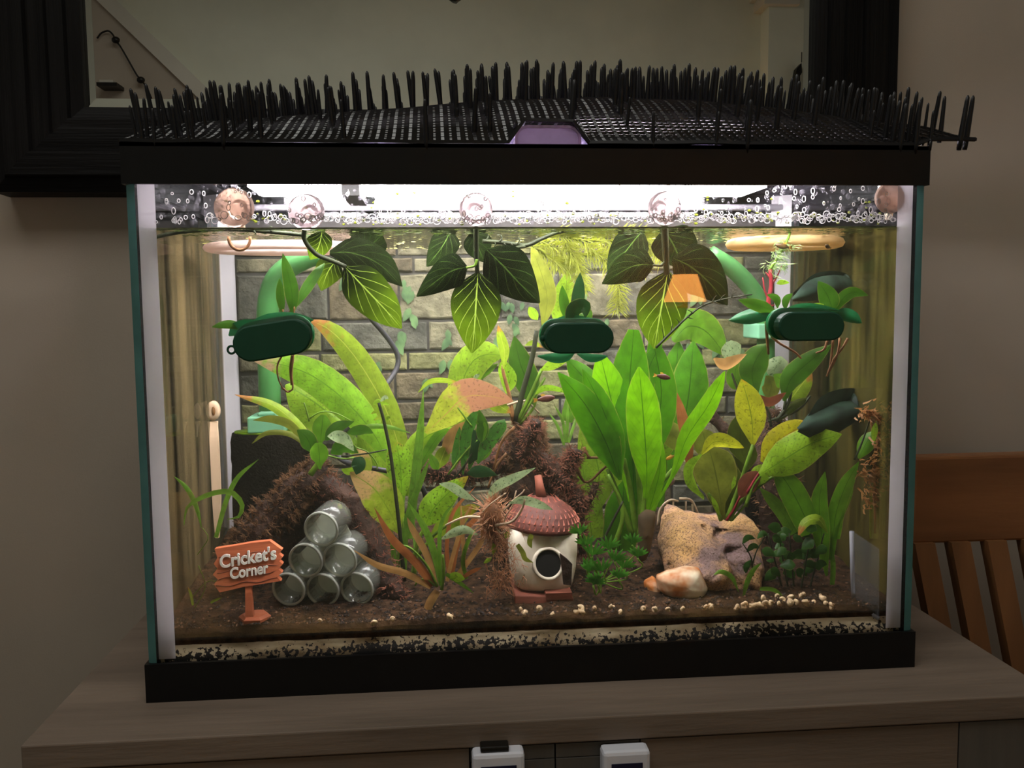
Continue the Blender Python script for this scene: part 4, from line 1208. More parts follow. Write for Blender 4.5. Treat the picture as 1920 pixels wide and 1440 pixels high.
# red stemmed plant behind the right pod
t = thing('red_stem_plant', 'maroon-stemmed plant with pale mossy top behind the right pod', 'plant', tuple(P(1440, 590, .07)))
stalk(t, 'redstem', .07, .07, 5, [(1443, 590), (1441, 565), (1446, 535), (1444, 505)])
stalk(t, 'stem', .07, .08, 3, [(1444, 505), (1460, 480), (1474, 455), (1483, 432)])
for q in ([(1441, 560), (1434, 545), (1430, 520)], [(1446, 535), (1456, 520), (1466, 498)], [(1444, 520), (1435, 510)], [(1440, 575), (1452, 572)]): stalk(t, 'redstem', .07, .072, 2.5, q, 'twig', .4)
leaf(t, 'lime', .07, .07, 5, [(1456, 532), (1466, 529), (1480, 530)], 'lance')
mb = MB(); rq = random.Random(2)
pts = [(p + Vector((rq.gauss(0, .004), rq.gauss(0, .004), rq.gauss(0, .003))), Vector((rq.uniform(-1, 1), rq.uniform(-1, 1), -.5)).normalized()) for p in spline(P3([(1448, 500), (1458, 478), (1476, 452)], .07, .078), 30)]
fuzz(mb, pts, 260, .008, rq, .0005, .4); o = obj('moss_tuft', mb, pbr('pale_green_moss', (168, 196, 130), .9, .3, 200, trans=.4), t, fix=False); o['kind'] = 'stuff'

# dark leaf-shaped resting shelves on the right wall
def shelf(label, pts, y0, y1, w, up):
    t = thing('fish_hammock', label, 'leaf hammock', tuple(P(*pts[0], y0)))
    a = leaf_mb(P3(pts, y0, y1), w, 'lance', .15, .9, 16)
    obj('cup_leaf', a, M['darkgreen'], t, fix=False)
    b = leaf_mb([p + Vector((0, .004, .002)) for p in P3(up, y0 + .01, y1 + .01)], w * .7, 'lance', .9, .3, 12)
    obj('upper_leaf', b, M['darkgreen'], t, fix=False)
    e = P(*pts[-1], y1)
    mb = MB(); T = Matrix.Translation(Vector((GI - .0012, e.y, e.z))) @ Matrix.Rotation(-math.pi / 2, 4, 'Y')
    mb.lathe([(.012, 0), (.0115, .0012), (.006, .003), (.005, .007)], 18, T); obj('suction_cup', mb, M['darkgreen'], t)
    mb = MB(); mb.tube([e, Vector((GI - .006, e.y, e.z))], .003, 8); obj('bracket', mb, M['darkgreen'], t)
shelf('dark green leaf hammock on the right wall, level with the right pod', [(1486, 562), (1530, 544), (1580, 536), (1612, 538)], .07, .12, 22, [(1490, 556), (1540, 534), (1606, 526)])
shelf('lower dark green leaf hammock on the right wall, its cup full of debris', [(1496, 806), (1540, 796), (1590, 776), (1640, 760)], .05, .10, 30, [(1512, 800), (1560, 768), (1636, 742)])

# ------------------------------------------------------------------ sign
t = thing('name_sign', 'terracotta board sign lettered Cricket\'s Corner, front left', 'sign', tuple(P(478, 1160, .03)))
YS = .032
def px_prism(name, pts, y0, y1, mat, parent, bevel=0):
    l = [P(x, y, y0) for x, y in pts]
    mb = MB(); mb.prism([(p.x, p.z) for p in l], y0, y1); return obj(name, mb, mat, parent, smooth=False, bevel=bevel)
top = [(399, 1033), (440, 1027), (470, 1022), (502, 1019), (527, 1034)]
rt = [(521, 1041), (529, 1046), (523, 1053), (530, 1058), (522, 1066), (530, 1072), (521, 1079), (529, 1086)]
bot = [(500, 1090), (460, 1096), (432, 1102), (416, 1105), (404, 1092), (411, 1084), (400, 1076), (408, 1066), (400, 1058), (406, 1048)]
px_prism('board', top + rt + bot, YS, YS + .006, M['sign'], t)
for i, yy in enumerate((1040, 1052, 1064, 1076, 1088)):
    mb = MB(); a, b = P(408 + 4 * (i % 2), yy + 8, YS - .0001), P(522 - 5 * (i % 2), yy - 6, YS - .0001)
    sp = [a.lerp(b, k / 12) + Vector((0, 0, .0009 * math.sin(k * 1.1 + i * 2))) for k in range(13)]
    mb.tube(sp, [.00035] * 12 + [.0001], 4); o = obj('groove', mb, M['redwood'], t)
px_prism('post', [(463, 1096), (474, 1095), (483, 1152), (468, 1152)], YS + .001, YS + .006, M['sign'], t)
p = P(482, 1155, .034); mb = MB(); mb.lathe([(.011, 0), (.0125, .001), (.0125, .003), (.010, .005)], 6, Matrix.Translation(Vector((p.x, .026, soil_z(p.x, .026) - .0010)))); obj('foot', mb, M['sign'], t, smooth=False)
def text(s, px0, px1, py0, py1, hpx, parent):
    cu = bpy.data.curves.new('lettering', 'FONT'); cu.body = s; cu.size = 1; cu.extrude = .02; cu.offset = .02; cu.bevel_depth = .01; cu.bevel_resolution = 1
    o = bpy.data.objects.new('tmp', cu); COL.objects.link(o)
    dg = bpy.context.evaluated_depsgraph_get(); me = bpy.data.meshes.new_from_object(o.evaluated_get(dg))
    bpy.data.objects.remove(o)
    xs = [v.co.x for v in me.vertices]; x0, x1 = min(xs), max(xs)
    zs = [v.co.y for v in me.vertices]; z0, z1 = min(zs), max(zs)
    a, b = P(px0, py0, YS - .0008), P(px1, py1, YS - .0008); d = b - a; n = Vector((-d.z, 0, d.x)).normalized(); h = hpx * mpp(YS)
    for v in me.vertices:
        q = a + d * ((v.co.x - x0) / (x1 - x0)) + n * ((v.co.y - z0) / (z1 - z0) * h)
        q.y = YS - .0010 - v.co.z * .02
        v.co = q
    me.materials.clear(); me.materials.append(M['signtext'])
    return link('lettering', me, parent)
text("Cricket's", 413, 518, 1066, 1050, 24, t)
text('Corner', 434, 505, 1084, 1073, 20, t)
zs_ = P(465, 1062, YS).z
for o in t.children:                     # the whole sign leans back a little
    if o.name.split('.')[0] == 'foot': continue
    for v in o.data.vertices: v.co.y += (v.co.z - zs_) * .42

# ------------------------------------------------------------------ pyramid of clear tubes
t = thing('shrimp_tubes', 'pyramid of six clear plastic tubes leaning in the driftwood hollow', 'shrimp hide', tuple(P(610, 1130, .05)))
AX = Vector((.008, .030, .003))
YT = .05
for cx, cy, r in ((602, 992, 34), (573, 1051, 34), (637, 1050, 34), (541, 1105, 33), (605, 1106, 33), (669, 1104, 33)):
    c = P(cx, cy, YT); rr = r * mpp(YT)
    d = AX.normalized(); q = Vector((0, 0, 1)).rotation_difference(d).to_matrix().to_4x4()
    ln = AX.length
    mb = MB(); mb.lathe([(rr * .86, ln), (rr * .86, 0), (rr * .93, -.0006), (rr, 0), (rr, ln)], 26, Matrix.Translation(c) @ q, close=False)
    tb = obj('tube', mb, M['tubeclear'], t)
    mb = MB(); mb.lathe([(rr * .87, -.0004), (rr * .93, -.001), (rr, -.0004), (rr, .0012), (rr * .87, .0012)], 26, Matrix.Translation(c) @ q, close=False); obj('rim', mb, M['tubeplate'], tb)
l = [P(x, y, YT + .023) for x, y in ((612, 952), (640, 965), (668, 1020), (690, 1060), (706, 1098), (700, 1118), (640, 1118), (545, 1118), (530, 1100), (548, 1070), (560, 1040), (580, 1020), (590, 980))]
mb = MB(); k = len(l)
vs = [p.copy() for p in l] + [p + Vector((0, .0015, 0)) for p in l]
mb.add(vs, [tuple(range(k)), tuple(range(2 * k - 1, k - 1, -1))] + [(i, i + k, (i + 1) % k + k, (i + 1) % k) for i in range(k)]); obj('back_plate', mb, M['tubeplate'], t, smooth=False)

# ------------------------------------------------------------------ mossy driftwood tent on the left
t = thing('driftwood_tent', 'two mossy dark driftwood slabs leaning together on the left', 'driftwood', tuple(P(600, 1110, .1)))
def slab(nm, pts, y0, y1, rads, seed, mossmat, n, down=.2, flat=1.6):
    mb = MB(); limb(mb, P3(pts, y0, y1), [r * mpp((y0 + y1) / 2) for r in rads], 10, 18, .3, 70, seed)
    yc_ = (y0 + y1) / 2
    o = obj(nm, mb, M['bark'], t)
    mf = MB(); fuzz(mf, surf_points(o), int(n * 2.4), .0052, random.Random(seed), .00045, down); f = obj('moss', mf, M[mossmat], o, fix=False); f['kind'] = 'stuff'
    return o
slab('left_slab', [(438, 1050), (480, 1000), (530, 945), (575, 905), (610, 880)], .08, .12, [22, 28, 30, 30, 22], 3, 'moss', 2200)
slab('right_slab', [(600, 905), (650, 945), (690, 1010), (722, 1070), (745, 1125)], .11, .06, [24, 28, 24, 20, 18], 4, 'mosspink', 420)
slab('back_slab', [(520, 1110), (560, 1020), (600, 930), (640, 990), (690, 1100)], .15, .13, [40, 46, 40, 40, 44], 5, 'moss', 300)
slab('twig', [(572, 905), (585, 870), (590, 838)], .10, .12, [12, 9, 5], 8, 'moss', 40)

# ------------------------------------------------------------------ central driftwood stump
t = thing('driftwood_stump', 'reddish moss-covered driftwood stump in the middle behind the acorn house', 'driftwood', tuple(P(1000, 1000, .13)))
slab('trunk', [(1000, 1060), (1000, 980), (985, 890), (985, 830), (1000, 790)], .135, .13, [70, 62, 44, 34, 20], 11, 'moss', 2200)
slab('branch', [(985, 840), (1030, 880), (1070, 915), (1085, 960), (1093, 1040)], .12, .10, [22, 20, 17, 10, 6], 12, 'mosspink', 900)
slab('branch', [(1060, 915), (1068, 880), (1080, 845)], .115, .11, [9, 12, 15], 13, 'mosspink', 420)
slab('branch', [(1090, 960), (1108, 930), (1118, 905)], .11, .11, [10, 8, 6], 14, 'moss', 80)
slab('branch', [(960, 850), (900, 880), (830, 890), (770, 880)], .135, .15, [26, 22, 18, 12], 15, 'mosspink', 800)
slab('knot', [(985, 830), (998, 806), (1003, 790)], .115, .108, [18, 15, 11], 16, 'mosspink', 120)
for q in ([(965, 800), (940, 830), (925, 880)], [(950, 850), (930, 875), (915, 915)], [(1010, 850), (1040, 895), (1060, 905)], [(1080, 880), (1100, 905), (1130, 880), (1150, 862)], [(1100, 858), (1125, 858), (1158, 855)], [(1095, 838), (1100, 850), (1106, 858)]): stalk(t, 'brownstem', .115, .11, 3, q, 'root')

# dark trunk at the right
t = thing('driftwood_log', 'dark gnarled driftwood trunk rising behind the speckled rock', 'driftwood', tuple(P(1440, 1000, .16)))
slab('trunk', [(1490, 1040), (1460, 940), (1440, 870), (1445, 800), (1450, 770)], .165, .15, [52, 44, 34, 24, 12], 21, 'moss', 500)
slab('branch', [(1306, 742), (1335, 780), (1366, 815), (1400, 850)], .17, .16, [9, 10, 11, 14], 22, 'moss', 30)

# ------------------------------------------------------------------ acorn house
t = thing('acorn_house', 'cream ceramic acorn house with round hole and red-brown scaled cap', 'ornament', tuple(P(1018, 1105, .06)))
YH = .074
c = P(1016, 1040, YH); s = mpp(YH); tilt = Matrix.Rotation(.07, 4, 'Y')
lean = Matrix.Identity(4); lean[1][2] = .34
T = Matrix.Translation(Vector((c.x, YH, c.z))) @ lean @ tilt
def T_(x, y, z): return T @ Vector((x * s, y * s, z * s))
# body: rounded square prism widening upward
mb = MB(); lev = [(-54, 46, 40), (-48, 54, 47), (-36, 58, 51), (-10, 63, 55), (20, 65, 57), (52, 65, 57)]; n = 28
vs = []
for z, hx, hy in lev:
    for k in range(n):
        a = 2 * math.pi * (k + .5) / n; ca, sa = math.cos(a), math.sin(a); e = .5
        vs.append(T_(hx * math.copysign(abs(ca) ** e, ca), hy * math.copysign(abs(sa) ** e, sa), z))
mb.add(vs, [tuple(range(n - 1, -1, -1)), tuple(range((len(lev) - 1) * n, len(lev) * n))] + [(i * n + j, i * n + (j + 1) % n, (i + 1) * n + (j + 1) % n, (i + 1) * n + j) for i in range(len(lev) - 1) for j in range(n)])
creammat = pbr('stained_cream_ceramic', (222, 206, 180), .5, .16, 60, rgb2=(238, 226, 206), lo=.3, hi=.5)
obj('wall', mb, creammat, t)
yf_ = -60
mb = MB(); hc = (5, yf_, 0)
n = 30; loops = []
for k in range(n):
    a = 2 * math.pi * k / n
    for rr, yy in ((30, 5), (29.5, -1), (27.5, -3.2), (24.5, -2.4), (23, 4)):
        loops.append(T_(hc[0] + rr * math.cos(a), yf_ + yy, rr * math.sin(a)))
mb.add(loops, [(k * 5 + q, ((k + 1) % n) * 5 + q, ((k + 1) % n) * 5 + q + 1, k * 5 + q + 1) for k in range(n) for q in range(4)]); obj('hole_rim', mb, creammat, t)
mb = MB(); mb.add([T_(hc[0] + 24 * math.cos(2 * math.pi * k / n), yf_ + 1.2, 24 * math.sin(2 * math.pi * k / n)) for k in range(n)], [tuple(range(n))]); obj('hole', mb, M['dark'], t, fix=False)
capT = T @ Matrix.Translation(Vector((0, 0, 50 * s)))
mb = MB(); prof = [(66, -1), (72, 2), (73, 6), (71, 14), (65, 27), (55, 39), (40, 49), (22, 55), (6, 57), (0.5, 57)]
mb.lathe([(r * s, z * s) for r, z in prof], 36, capT); obj('cap', mb, M['roof'], t)
mb = MB()
for ri in range(6):
    ang0 = .12 + ri * .19; cnt_ = [40, 38, 34, 28, 20, 12][ri]
    for k in range(cnt_):
        a = 2 * math.pi * (k + .5 * (ri % 2)) / cnt_
        z = [8, 18, 28, 37, 45, 51][ri]; r = interp([73, 72, 70, 65, 59, 50, 37, 22], (z - 4) / 52)
        z2 = z + 9; r2_ = interp([73, 72, 70, 65, 59, 50, 37, 22], min(1, (z2 - 4) / 52))
        p0 = capT @ (Vector((r * math.cos(a), r * math.sin(a), z)) * s); p1 = capT @ (Vector((r2_ * math.cos(a + .03), r2_ * math.sin(a + .03), z2)) * s)
        side = Vector((-math.sin(a), math.cos(a), 0)) * 2.2 * s; outn = Vector((math.cos(a), math.sin(a), .6)) * 1.7 * s
        mb.add([p0 - side, p0 + side, p0 + outn * 1.3, p1 + outn * .2], [(0, 1, 2), (0, 2, 3), (2, 1, 3)])
o = obj('cap_scales', mb, M['roofscale'], t, smooth=False); o['kind'] = 'stuff'
mb = MB(); mb.tube([capT @ (Vector((-3, 0, 54)) * s), capT @ (Vector((-7, 0, 74)) * s), capT @ (Vector((-11, 0, 95)) * s)], [11 * s, 8.5 * s, 7 * s], 12); obj('cap_stem', mb, M['redwood'], t)
mb = MB(); mb.box(-56 * s, 52 * s, -62 * s, 50 * s, -70 * s, -56 * s, T); obj('base_slab', mb, M['redwood'], t, smooth=False, bevel=.0008)
p = P(1046, 1112, .045)
mb = MB(); mb.box(p.x - 25 * s, p.x + 24 * s, .036, .05, p.z - .003, p.z + .0032, None); obj('step', mb, M['redwood'], t, smooth=False, bevel=.0005)
YD = YH - .0335
l = [P(x, y, YD) for x, y in ((1049, 1036), (1062, 1046), (1072, 1056), (1070, 1096), (1056, 1094), (1052, 1060))]
mb = MB(); mb.prism([(q.x, q.z) for q in l], YD - .003, YD); obj('door', mb, M['bark'], t, smooth=False)
for pts in ([(970, 1021), (980, 1036), (985, 1048), (1000, 1055)], [(997, 1002), (993, 1016), (997, 1028)]):
    leaf(t, 'olive', .036, .036, 5, pts, 'strap', 0, 0, .3, name='algae_strand')

# ------------------------------------------------------------------ rock and pebble
def px_rock(name, label, pts, yc_, dep, mat, hollows=(), amp=.0025, fr=60, cat='rock', n=64, shear=0):
    cx = sum(p[0] for p in pts) / len(pts); cy = sum(p[1] for p in pts) / len(pts)
    c = P(cx, cy, yc_); t_loop = pts
    # radius by angle from the outline, several shells front to back
    def rad(a):
        best = 0; dx, dy = math.cos(a), math.sin(a)
        for (x0, y0), (x1, y1) in zip(pts, pts[1:] + pts[:1]):
            ex, ey = x1 - x0, y1 - y0; den = dx * ey - dy * ex
            if abs(den) < 1e-9: continue
            s_ = ((x0 - cx) * ey - (y0 - cy) * ex) / den; u_ = ((x0 - cx) * dy - (y0 - cy) * dx) / den
            if s_ > 0 and -1e-6 <= u_ <= 1 + 1e-6: best = max(best, s_)
        return best
    mb = MB(); rings = 22; vs = []
    s_ = mpp(yc_)
    for i in range(rings + 1):
        th = math.pi * i / rings
        fr_ = math.sin(th) ** .9; yy = -math.cos(th)
        for j in range(n):
            a = 2 * math.pi * j / n; r = rad(a) * fr_ * s_
            v = Vector((c.x + r * math.cos(a), yc_ + yy * dep, c.z - r * math.sin(a))); v.y += (v.z - c.z) * shear
            vs.append(v)
    for i, v in enumerate(vs):
        d = (v - c).normalized()
        q = amp * (noise.noise(v * fr) + .5 * noise.noise(v * fr * 2.7) + .25 * noise.noise(v * fr * 6)) 
        v = v + Vector((d.x * q * .5, q * 1.6 if d.y < 0 else q * .5, d.z * q * .5))
        for hx, hy, hr, hd in hollows:
            h = P(hx, hy, v.y); dd = math.hypot(v.x - h.x, v.z - h.z) / (hr * s_)
            if dd < 1 and d.y < 0: v.y += hd * (1 - dd * dd) ** 1.5
        vs[i] = v
    mb.add(vs, [(i * n + j, (i + 1) * n + j, (i + 1) * n + (j + 1) % n, i * n + (j + 1) % n) for i in range(rings) for j in range(n)])
    o = obj(name, mb, M[mat], None); return tag(o, label, cat)
px_rock('speckled_rock', 'big tan and lilac speckled rock with hollows, right of centre', [(1256, 962), (1275, 956), (1300, 970), (1335, 976), (1372, 980), (1395, 973), (1424, 982), (1437, 1000), (1426, 1022), (1422, 1052), (1400, 1092), (1385, 1112), (1320, 1118), (1250, 1100), (1232, 1070), (1228, 1036), (1240, 1004)], .10, .042, 'rock', [(1352, 1006, 17, .022), (1322, 996, 13, .014), (1264, 1062, 14, .012), (1368, 1036, 12, .010), (1300, 1050, 30, .010), (1275, 1010, 30, -.008), (1398, 1012, 24, -.010), (1345, 1075, 34, -.010)], .0105, 26, shear=.9)
px_rock('pebble', 'smooth pale pebble with an orange band in front of the rock', [(1226, 1078), (1250, 1068), (1290, 1060), (1312, 1064), (1322, 1082), (1330, 1105), (1318, 1124), (1290, 1130), (1250, 1120), (1230, 1104)], .048, .016, 'pebble', (), .0008, 40, 'pebble')
px_rock('pebble', 'small rusty stone half buried left of the pale pebble', [(1208, 1090), (1226, 1080), (1240, 1100), (1236, 1124), (1212, 1120)], .06, .012, 'pebble', (), .0015, 60, 'pebble', 32)
px_rock('stone', 'small rock with lime algae on top, far back between the sword stems', [(1210, 885), (1235, 880), (1262, 892), (1268, 905), (1250, 915), (1215, 905)], .20, .012, 'spotstone' if 'spotstone' in M else 'rock', (), .0015, 60, 'rock', 32)
px_rock('slate_slab', 'dark rounded slate slab standing left of the speckled rock', [(1196, 965), (1212, 952), (1232, 958), (1226, 1000), (1216, 1050), (1196, 1060), (1196, 1010)], .09, .008, 'slate', (), .001, 60, 'stone', 32)

# ------------------------------------------------------------------ snail shells on the soil
mbx = MB()
shells = [(1010, 1141), (1035, 1157), (1080, 1148), (1092, 1150), (1088, 1141), (1115, 1140), (1147, 1136), (1164, 1148), (1207, 1141), (1226, 1147), (1253, 1149), (1281, 1147), (1321, 1138), (1331, 1139), (1380, 1149), (1398, 1132), (1407, 1138), (1414, 1146), (1418, 1142), (1421, 1137), (1427, 1134), (1436, 1132), (1444, 1130), (1446, 1134), (1458, 1118), (1460, 1134), (1468, 1125), (1480, 1131), (1483, 1142), (1492, 1146), (1481, 1118), (1505, 1118), (1510, 1131), (1526, 1128), (1543, 1124), (1540, 1118), (1548, 1131), (1557, 1140), (1430, 1122), (1396, 1147), (985, 1150), (975, 1143), (842, 1158), (735, 1160), (700, 1166), (600, 1165)]
shells.sort()
ones = 'zeroth first second third fourth fifth sixth seventh eighth ninth tenth eleventh twelfth thirteenth fourteenth fifteenth sixteenth seventeenth eighteenth nineteenth'.split()
def ordw(n):
    if n < 20: return ones[n]
    a, b = divmod(n, 10); w_ = {2: 'twent', 3: 'thirt', 4: 'fort', 5: 'fift'}[a]
    return w_ + ('ieth' if b == 0 else 'y-' + ones[b])
ORD = [ordw(i + 1) for i in range(len(shells))]
rq = random.Random(4)
def shell_mesh(k):
    mb = MB(); n = 34
    pts, rs = [], []
    for i in range(n):
        a = i / (n - 1) * math.pi * 4.6; r = .0016 * (1 - i / n) ** 1.1 + .0001
        pts.append(Vector((r * math.cos(a), r * math.sin(a), .0030 * (i / n)))); rs.append(max(.00012, .00155 * (1 - i / n)))
    mb.tube(pts, rs, 7)
    return mb.mesh('shell', M['shell'])
sme = shell_mesh(0)
for i, (px, py) in enumerate(shells):
    y = .012
    for k in range(60):
        y = .0125 + k * .0016; p = P(px, py, y)
        if p.z <= soil_z(p.x, y) + .0012: break
    p = P(px, py, y); p.z = max(p.z, soil_z(p.x, y) + .0008)
    o = bpy.data.objects.new('snail_shell', sme); COL.objects.link(o)
    o.location = p; o.rotation_euler = (rq.uniform(0, 6), rq.uniform(0, 6), rq.uniform(0, 6)); sc = rq.uniform(.75, 1.35); o.scale = (sc, sc, sc)
    tag(o, 'tiny cream snail shell on the soil, %s from the left' % ORD[i], 'snail shell', 'snail shells on the soil')

# ------------------------------------------------------------------ fish
def fish(label, px, py, y, lenpx, facing, tilt=0.0, mat='fish', turn=0.0):
    s = lenpx * mpp(y); c = P(px, py, y)
    t = thing('small_fish', label, 'fish', tuple(c), 'small fish in the tank')
    T = Matrix.Translation(c) @ Matrix.Rotation(tilt, 4, 'Y') @ Matrix.Rotation(turn, 4, 'Z') @ Matrix.Diagonal((facing, 1, 1, 1))
    mb = MB(); n = 10; st_ = [(-.5, .03, .02), (-.46, .07, .05), (-.34, .13, .08), (-.15, .17, .1), (.05, .14, .08), (.22, .07, .04), (.3, .05, .025)]
    vs = [T @ (Vector((x, w * math.cos(2 * math.pi * k / n), h * math.sin(2 * math.pi * k / n))) * s) for x, h, w in st_ for k in range(n)]
    mb.add(vs, [tuple(range(n)), tuple(range(6 * n, 7 * n))] + [(i * n + j, i * n + (j + 1) % n, (i + 1) * n + (j + 1) % n, (i + 1) * n + j) for i in range(6) for j in range(n)])
    obj('body', mb, M[mat], t)
    mb = MB(); mb.add([T @ (Vector(v) * s) for v in ((.28, -.006, .04), (.28, -.006, -.04), (.5, 0, -.12), (.46, 0, 0), (.5, 0, .12), (.28, .006, .04), (.28, .006, -.04))], [(0, 1, 3), (1, 2, 3), (0, 3, 4), (5, 3, 6), (6, 3, 2), (5, 4, 3)]); obj('tail_fin', mb, M['fin'], t, fix=False)
    mb = MB(); mb.add([T @ (Vector(v) * s) for v in ((-.12, -.004, .15), (.1, -.004, .12), (.14, 0, .22), (.02, 0, .24))], [(0, 1, 2, 3)]); obj('dorsal_fin', mb, M['fin'], t, fix=False)
    mb = MB()
    for yy in (-.06, .06): mb.blob(T @ (Vector((-.38, yy, .035)) * s), .022 * s, n=8, k=6)
    obj('eye', mb, M['eye'], t)
fish('small dark fish just below the surface by the red-stemmed plant', 1470, 462, .06, 34, 1, .18)
fish('small dark fish at the surface, partly turned away, right of the red-stemmed plant', 1553, 463, .05, 26, 1, .25, turn=.7)
fish('tiny reddish fish in front of the large bright sword leaves', 1241, 706, .08, 34, -1, .2, 'fishred')
fish('tiny dark red fish beside the mossy stump, above its branch', 1020, 748, .09, 42, -1, -.12, 'fishred')
fish('pale pinkish shrimp-like fish low among the sword stems', 1258, 857, .12, 22, 1, -.4, 'fin')

# lower right: added clear sheet standing in for a window reflection
t = thing('reflection_stand_in', 'added clear sheet standing in for a window reflection, lower right of the tank', 'reflection stand-in', tuple(P(1600, 1140, .03)))
l = [P(1597, 996, .03), P(1600, 1128, .03), P(1648, 1160, .0135), P(1648, 1030, .0135)]
nn = (l[1] - l[0]).cross(l[2] - l[1]).normalized() * .0007
mb = MB(); vs = [p + nn for p in l] + [p - nn for p in l]; mb.add(vs, [(0, 1, 2, 3), (7, 6, 5, 4)] + [(i, i + 4, (i + 1) % 4 + 4, (i + 1) % 4) for i in range(4)]); obj('sheet', mb, clear('reflection_sheet', (.93, .95, .96), 1.5, .02, (205, 210, 222), .20), t, smooth=False)
mb = MB(); mb.tube([l[0], l[1]], .0020, 6); mb.tube([l[1], l[2]], .0018, 6); obj('edge', mb, clear('reflection_edge', (.9, .9, .95), 1.4, .1, (226, 228, 240), .75), t)

# ================================================================== plants
def plant(name, label, base, y, leaves=(), stems=(), cat='plant', group=None):
    t = thing(name, label, cat, tuple(P(base[0], base[1], y)), group)
    for l in leaves:
        mat, y0, y1, w_, pts = l[:5]
        leaf(t, mat, y0, y1, w_, pts, *(l[5:]))
    for st_ in stems:
        stalk(t, *st_)
    return t

S, O, R_2 = 'sword', 'ovate', 'spoon'
# left back
plant('sword_plant', 'large spotted sword plant with broad lime leaves, back left', (735, 960), .17, [
    ('limetip', .17, .15, 33, [(728, 868), (700, 812), (648, 752), (588, 706), (530, 684), (472, 674)], 'lance', 0),
    ('lime', .19, .2, 46, [(660, 830), (620, 780), (575, 745), (535, 722)], 'lance', .2),
    ('limebrown', .18, .16, 25, [(772, 940), (752, 850), (720, 760), (668, 672), (620, 620), (580, 600)], 'lance', 0),
    ('lime', .185, .185, 20, [(740, 940), (720, 900), (690, 850), (672, 800)], 'strap', .1),
    ('lime', .18, .19, 13, [(700, 900), (672, 850), (640, 800), (610, 770)], 'strap'),
])
plant('narrow_leaf_plant', 'dull narrow arching leaves reaching left of the driftwood tent', (590, 840), .12, [
    ('limebrown', .12, .12, 10, [(596, 842), (560, 800), (510, 760), (440, 740)], 'lance'),
    ('olive', .11, .11, 8, [(580, 845), (548, 800), (510, 786), (474, 788)], 'lance'),
    ('olive', .10, .10, 5, [(588, 850), (545, 815), (500, 812), (472, 832)], 'lance'),
    ('strap', .115, .12, 5, [(640, 820), (680, 802), (725, 800), (770, 812)], 'lance'),
], [('stem', .11, .11, 2, [(580, 790), (575, 770), (570, 755)]), ('stem', .11, .11, 1.6, [(664, 838), (690, 848), (706, 868), (707, 880)]), ('stem', .11, .11, 1.6, [(580, 785), (600, 773), (628, 774), (660, 790)]), ('darkstem', .11, .11, 1.8, [(640, 856), (690, 850), (725, 843)])])
plant('anubias', 'dark green broad-leaved anubias on top of the driftwood tent', (595, 890), .09, [
    ('mid', .09, .095, 18, [(600, 836), (603, 808), (606, 778)], R_2, 0),
    ('deep', .09, .08, 16, [(586, 848), (576, 822), (557, 806)], O, .1),
    ('deep', .09, .10, 12, [(610, 826), (632, 802), (664, 790)], O, .1),
    ('pale', .085, .07, 12, [(614, 818), (644, 822), (664, 846)], O, .3),
    ('mid', .085, .075, 17, [(600, 880), (599, 855), (596, 830)], R_2, 0),
    ('deep', .09, .1, 14, [(620, 850), (645, 838), (672, 850)], O, .5),
    ('darkleaf', .08, .075, 15, [(664, 858), (672, 872), (668, 890)], O, .1),
    ('deep', .1, .11, 10, [(650, 812), (680, 806), (700, 812)], O),
    ('lime', .085, .08, 7, [(640, 880), (655, 884), (672, 874)], 'lance'),
], [('stem', .09, .088, 6, [(582, 890), (594, 872), (602, 858)]), ('stem', .09, .09, 2, [(600, 850), (640, 860), (666, 858)])])
# grass blades front left
plant('grass_sprig', 'sprig of three thin arching grass blades at the front left', (410, 1010), .06, [
    ('strap', .06, .06, 4.5, [(405, 1008), (424, 940), (446, 895), (485, 861)], 'strap', 0),
    ('strap', .05, .05, 5, [(345, 985), (352, 950), (390, 928), (430, 922), (453, 944), (448, 968), (424, 974)], 'lance', .3),
    ('strap', .055, .05, 4.5, [(378, 990), (368, 950), (350, 915), (326, 893)], 'lance', .2),
])
plant('weed_wisp', 'wispy yellowish weed in the murky front left corner', (360, 1140), .03, [
    ('limebrown', .03, .03, 2.5, [(362, 1135), (358, 1115), (352, 1100)], 'strap'),
    ('lime', .03, .03, 2.5, [(395, 1130), (404, 1125), (416, 1120)], 'strap')],
    [('stem', .03, .03, 1, [(365, 1140), (385, 1100), (372, 1060)]), ('stem', .04, .04, 1, [(360, 1120), (390, 1090), (420, 1095)]), ('stem', .04, .04, 1, [(370, 1040), (390, 1010), (380, 990)])])
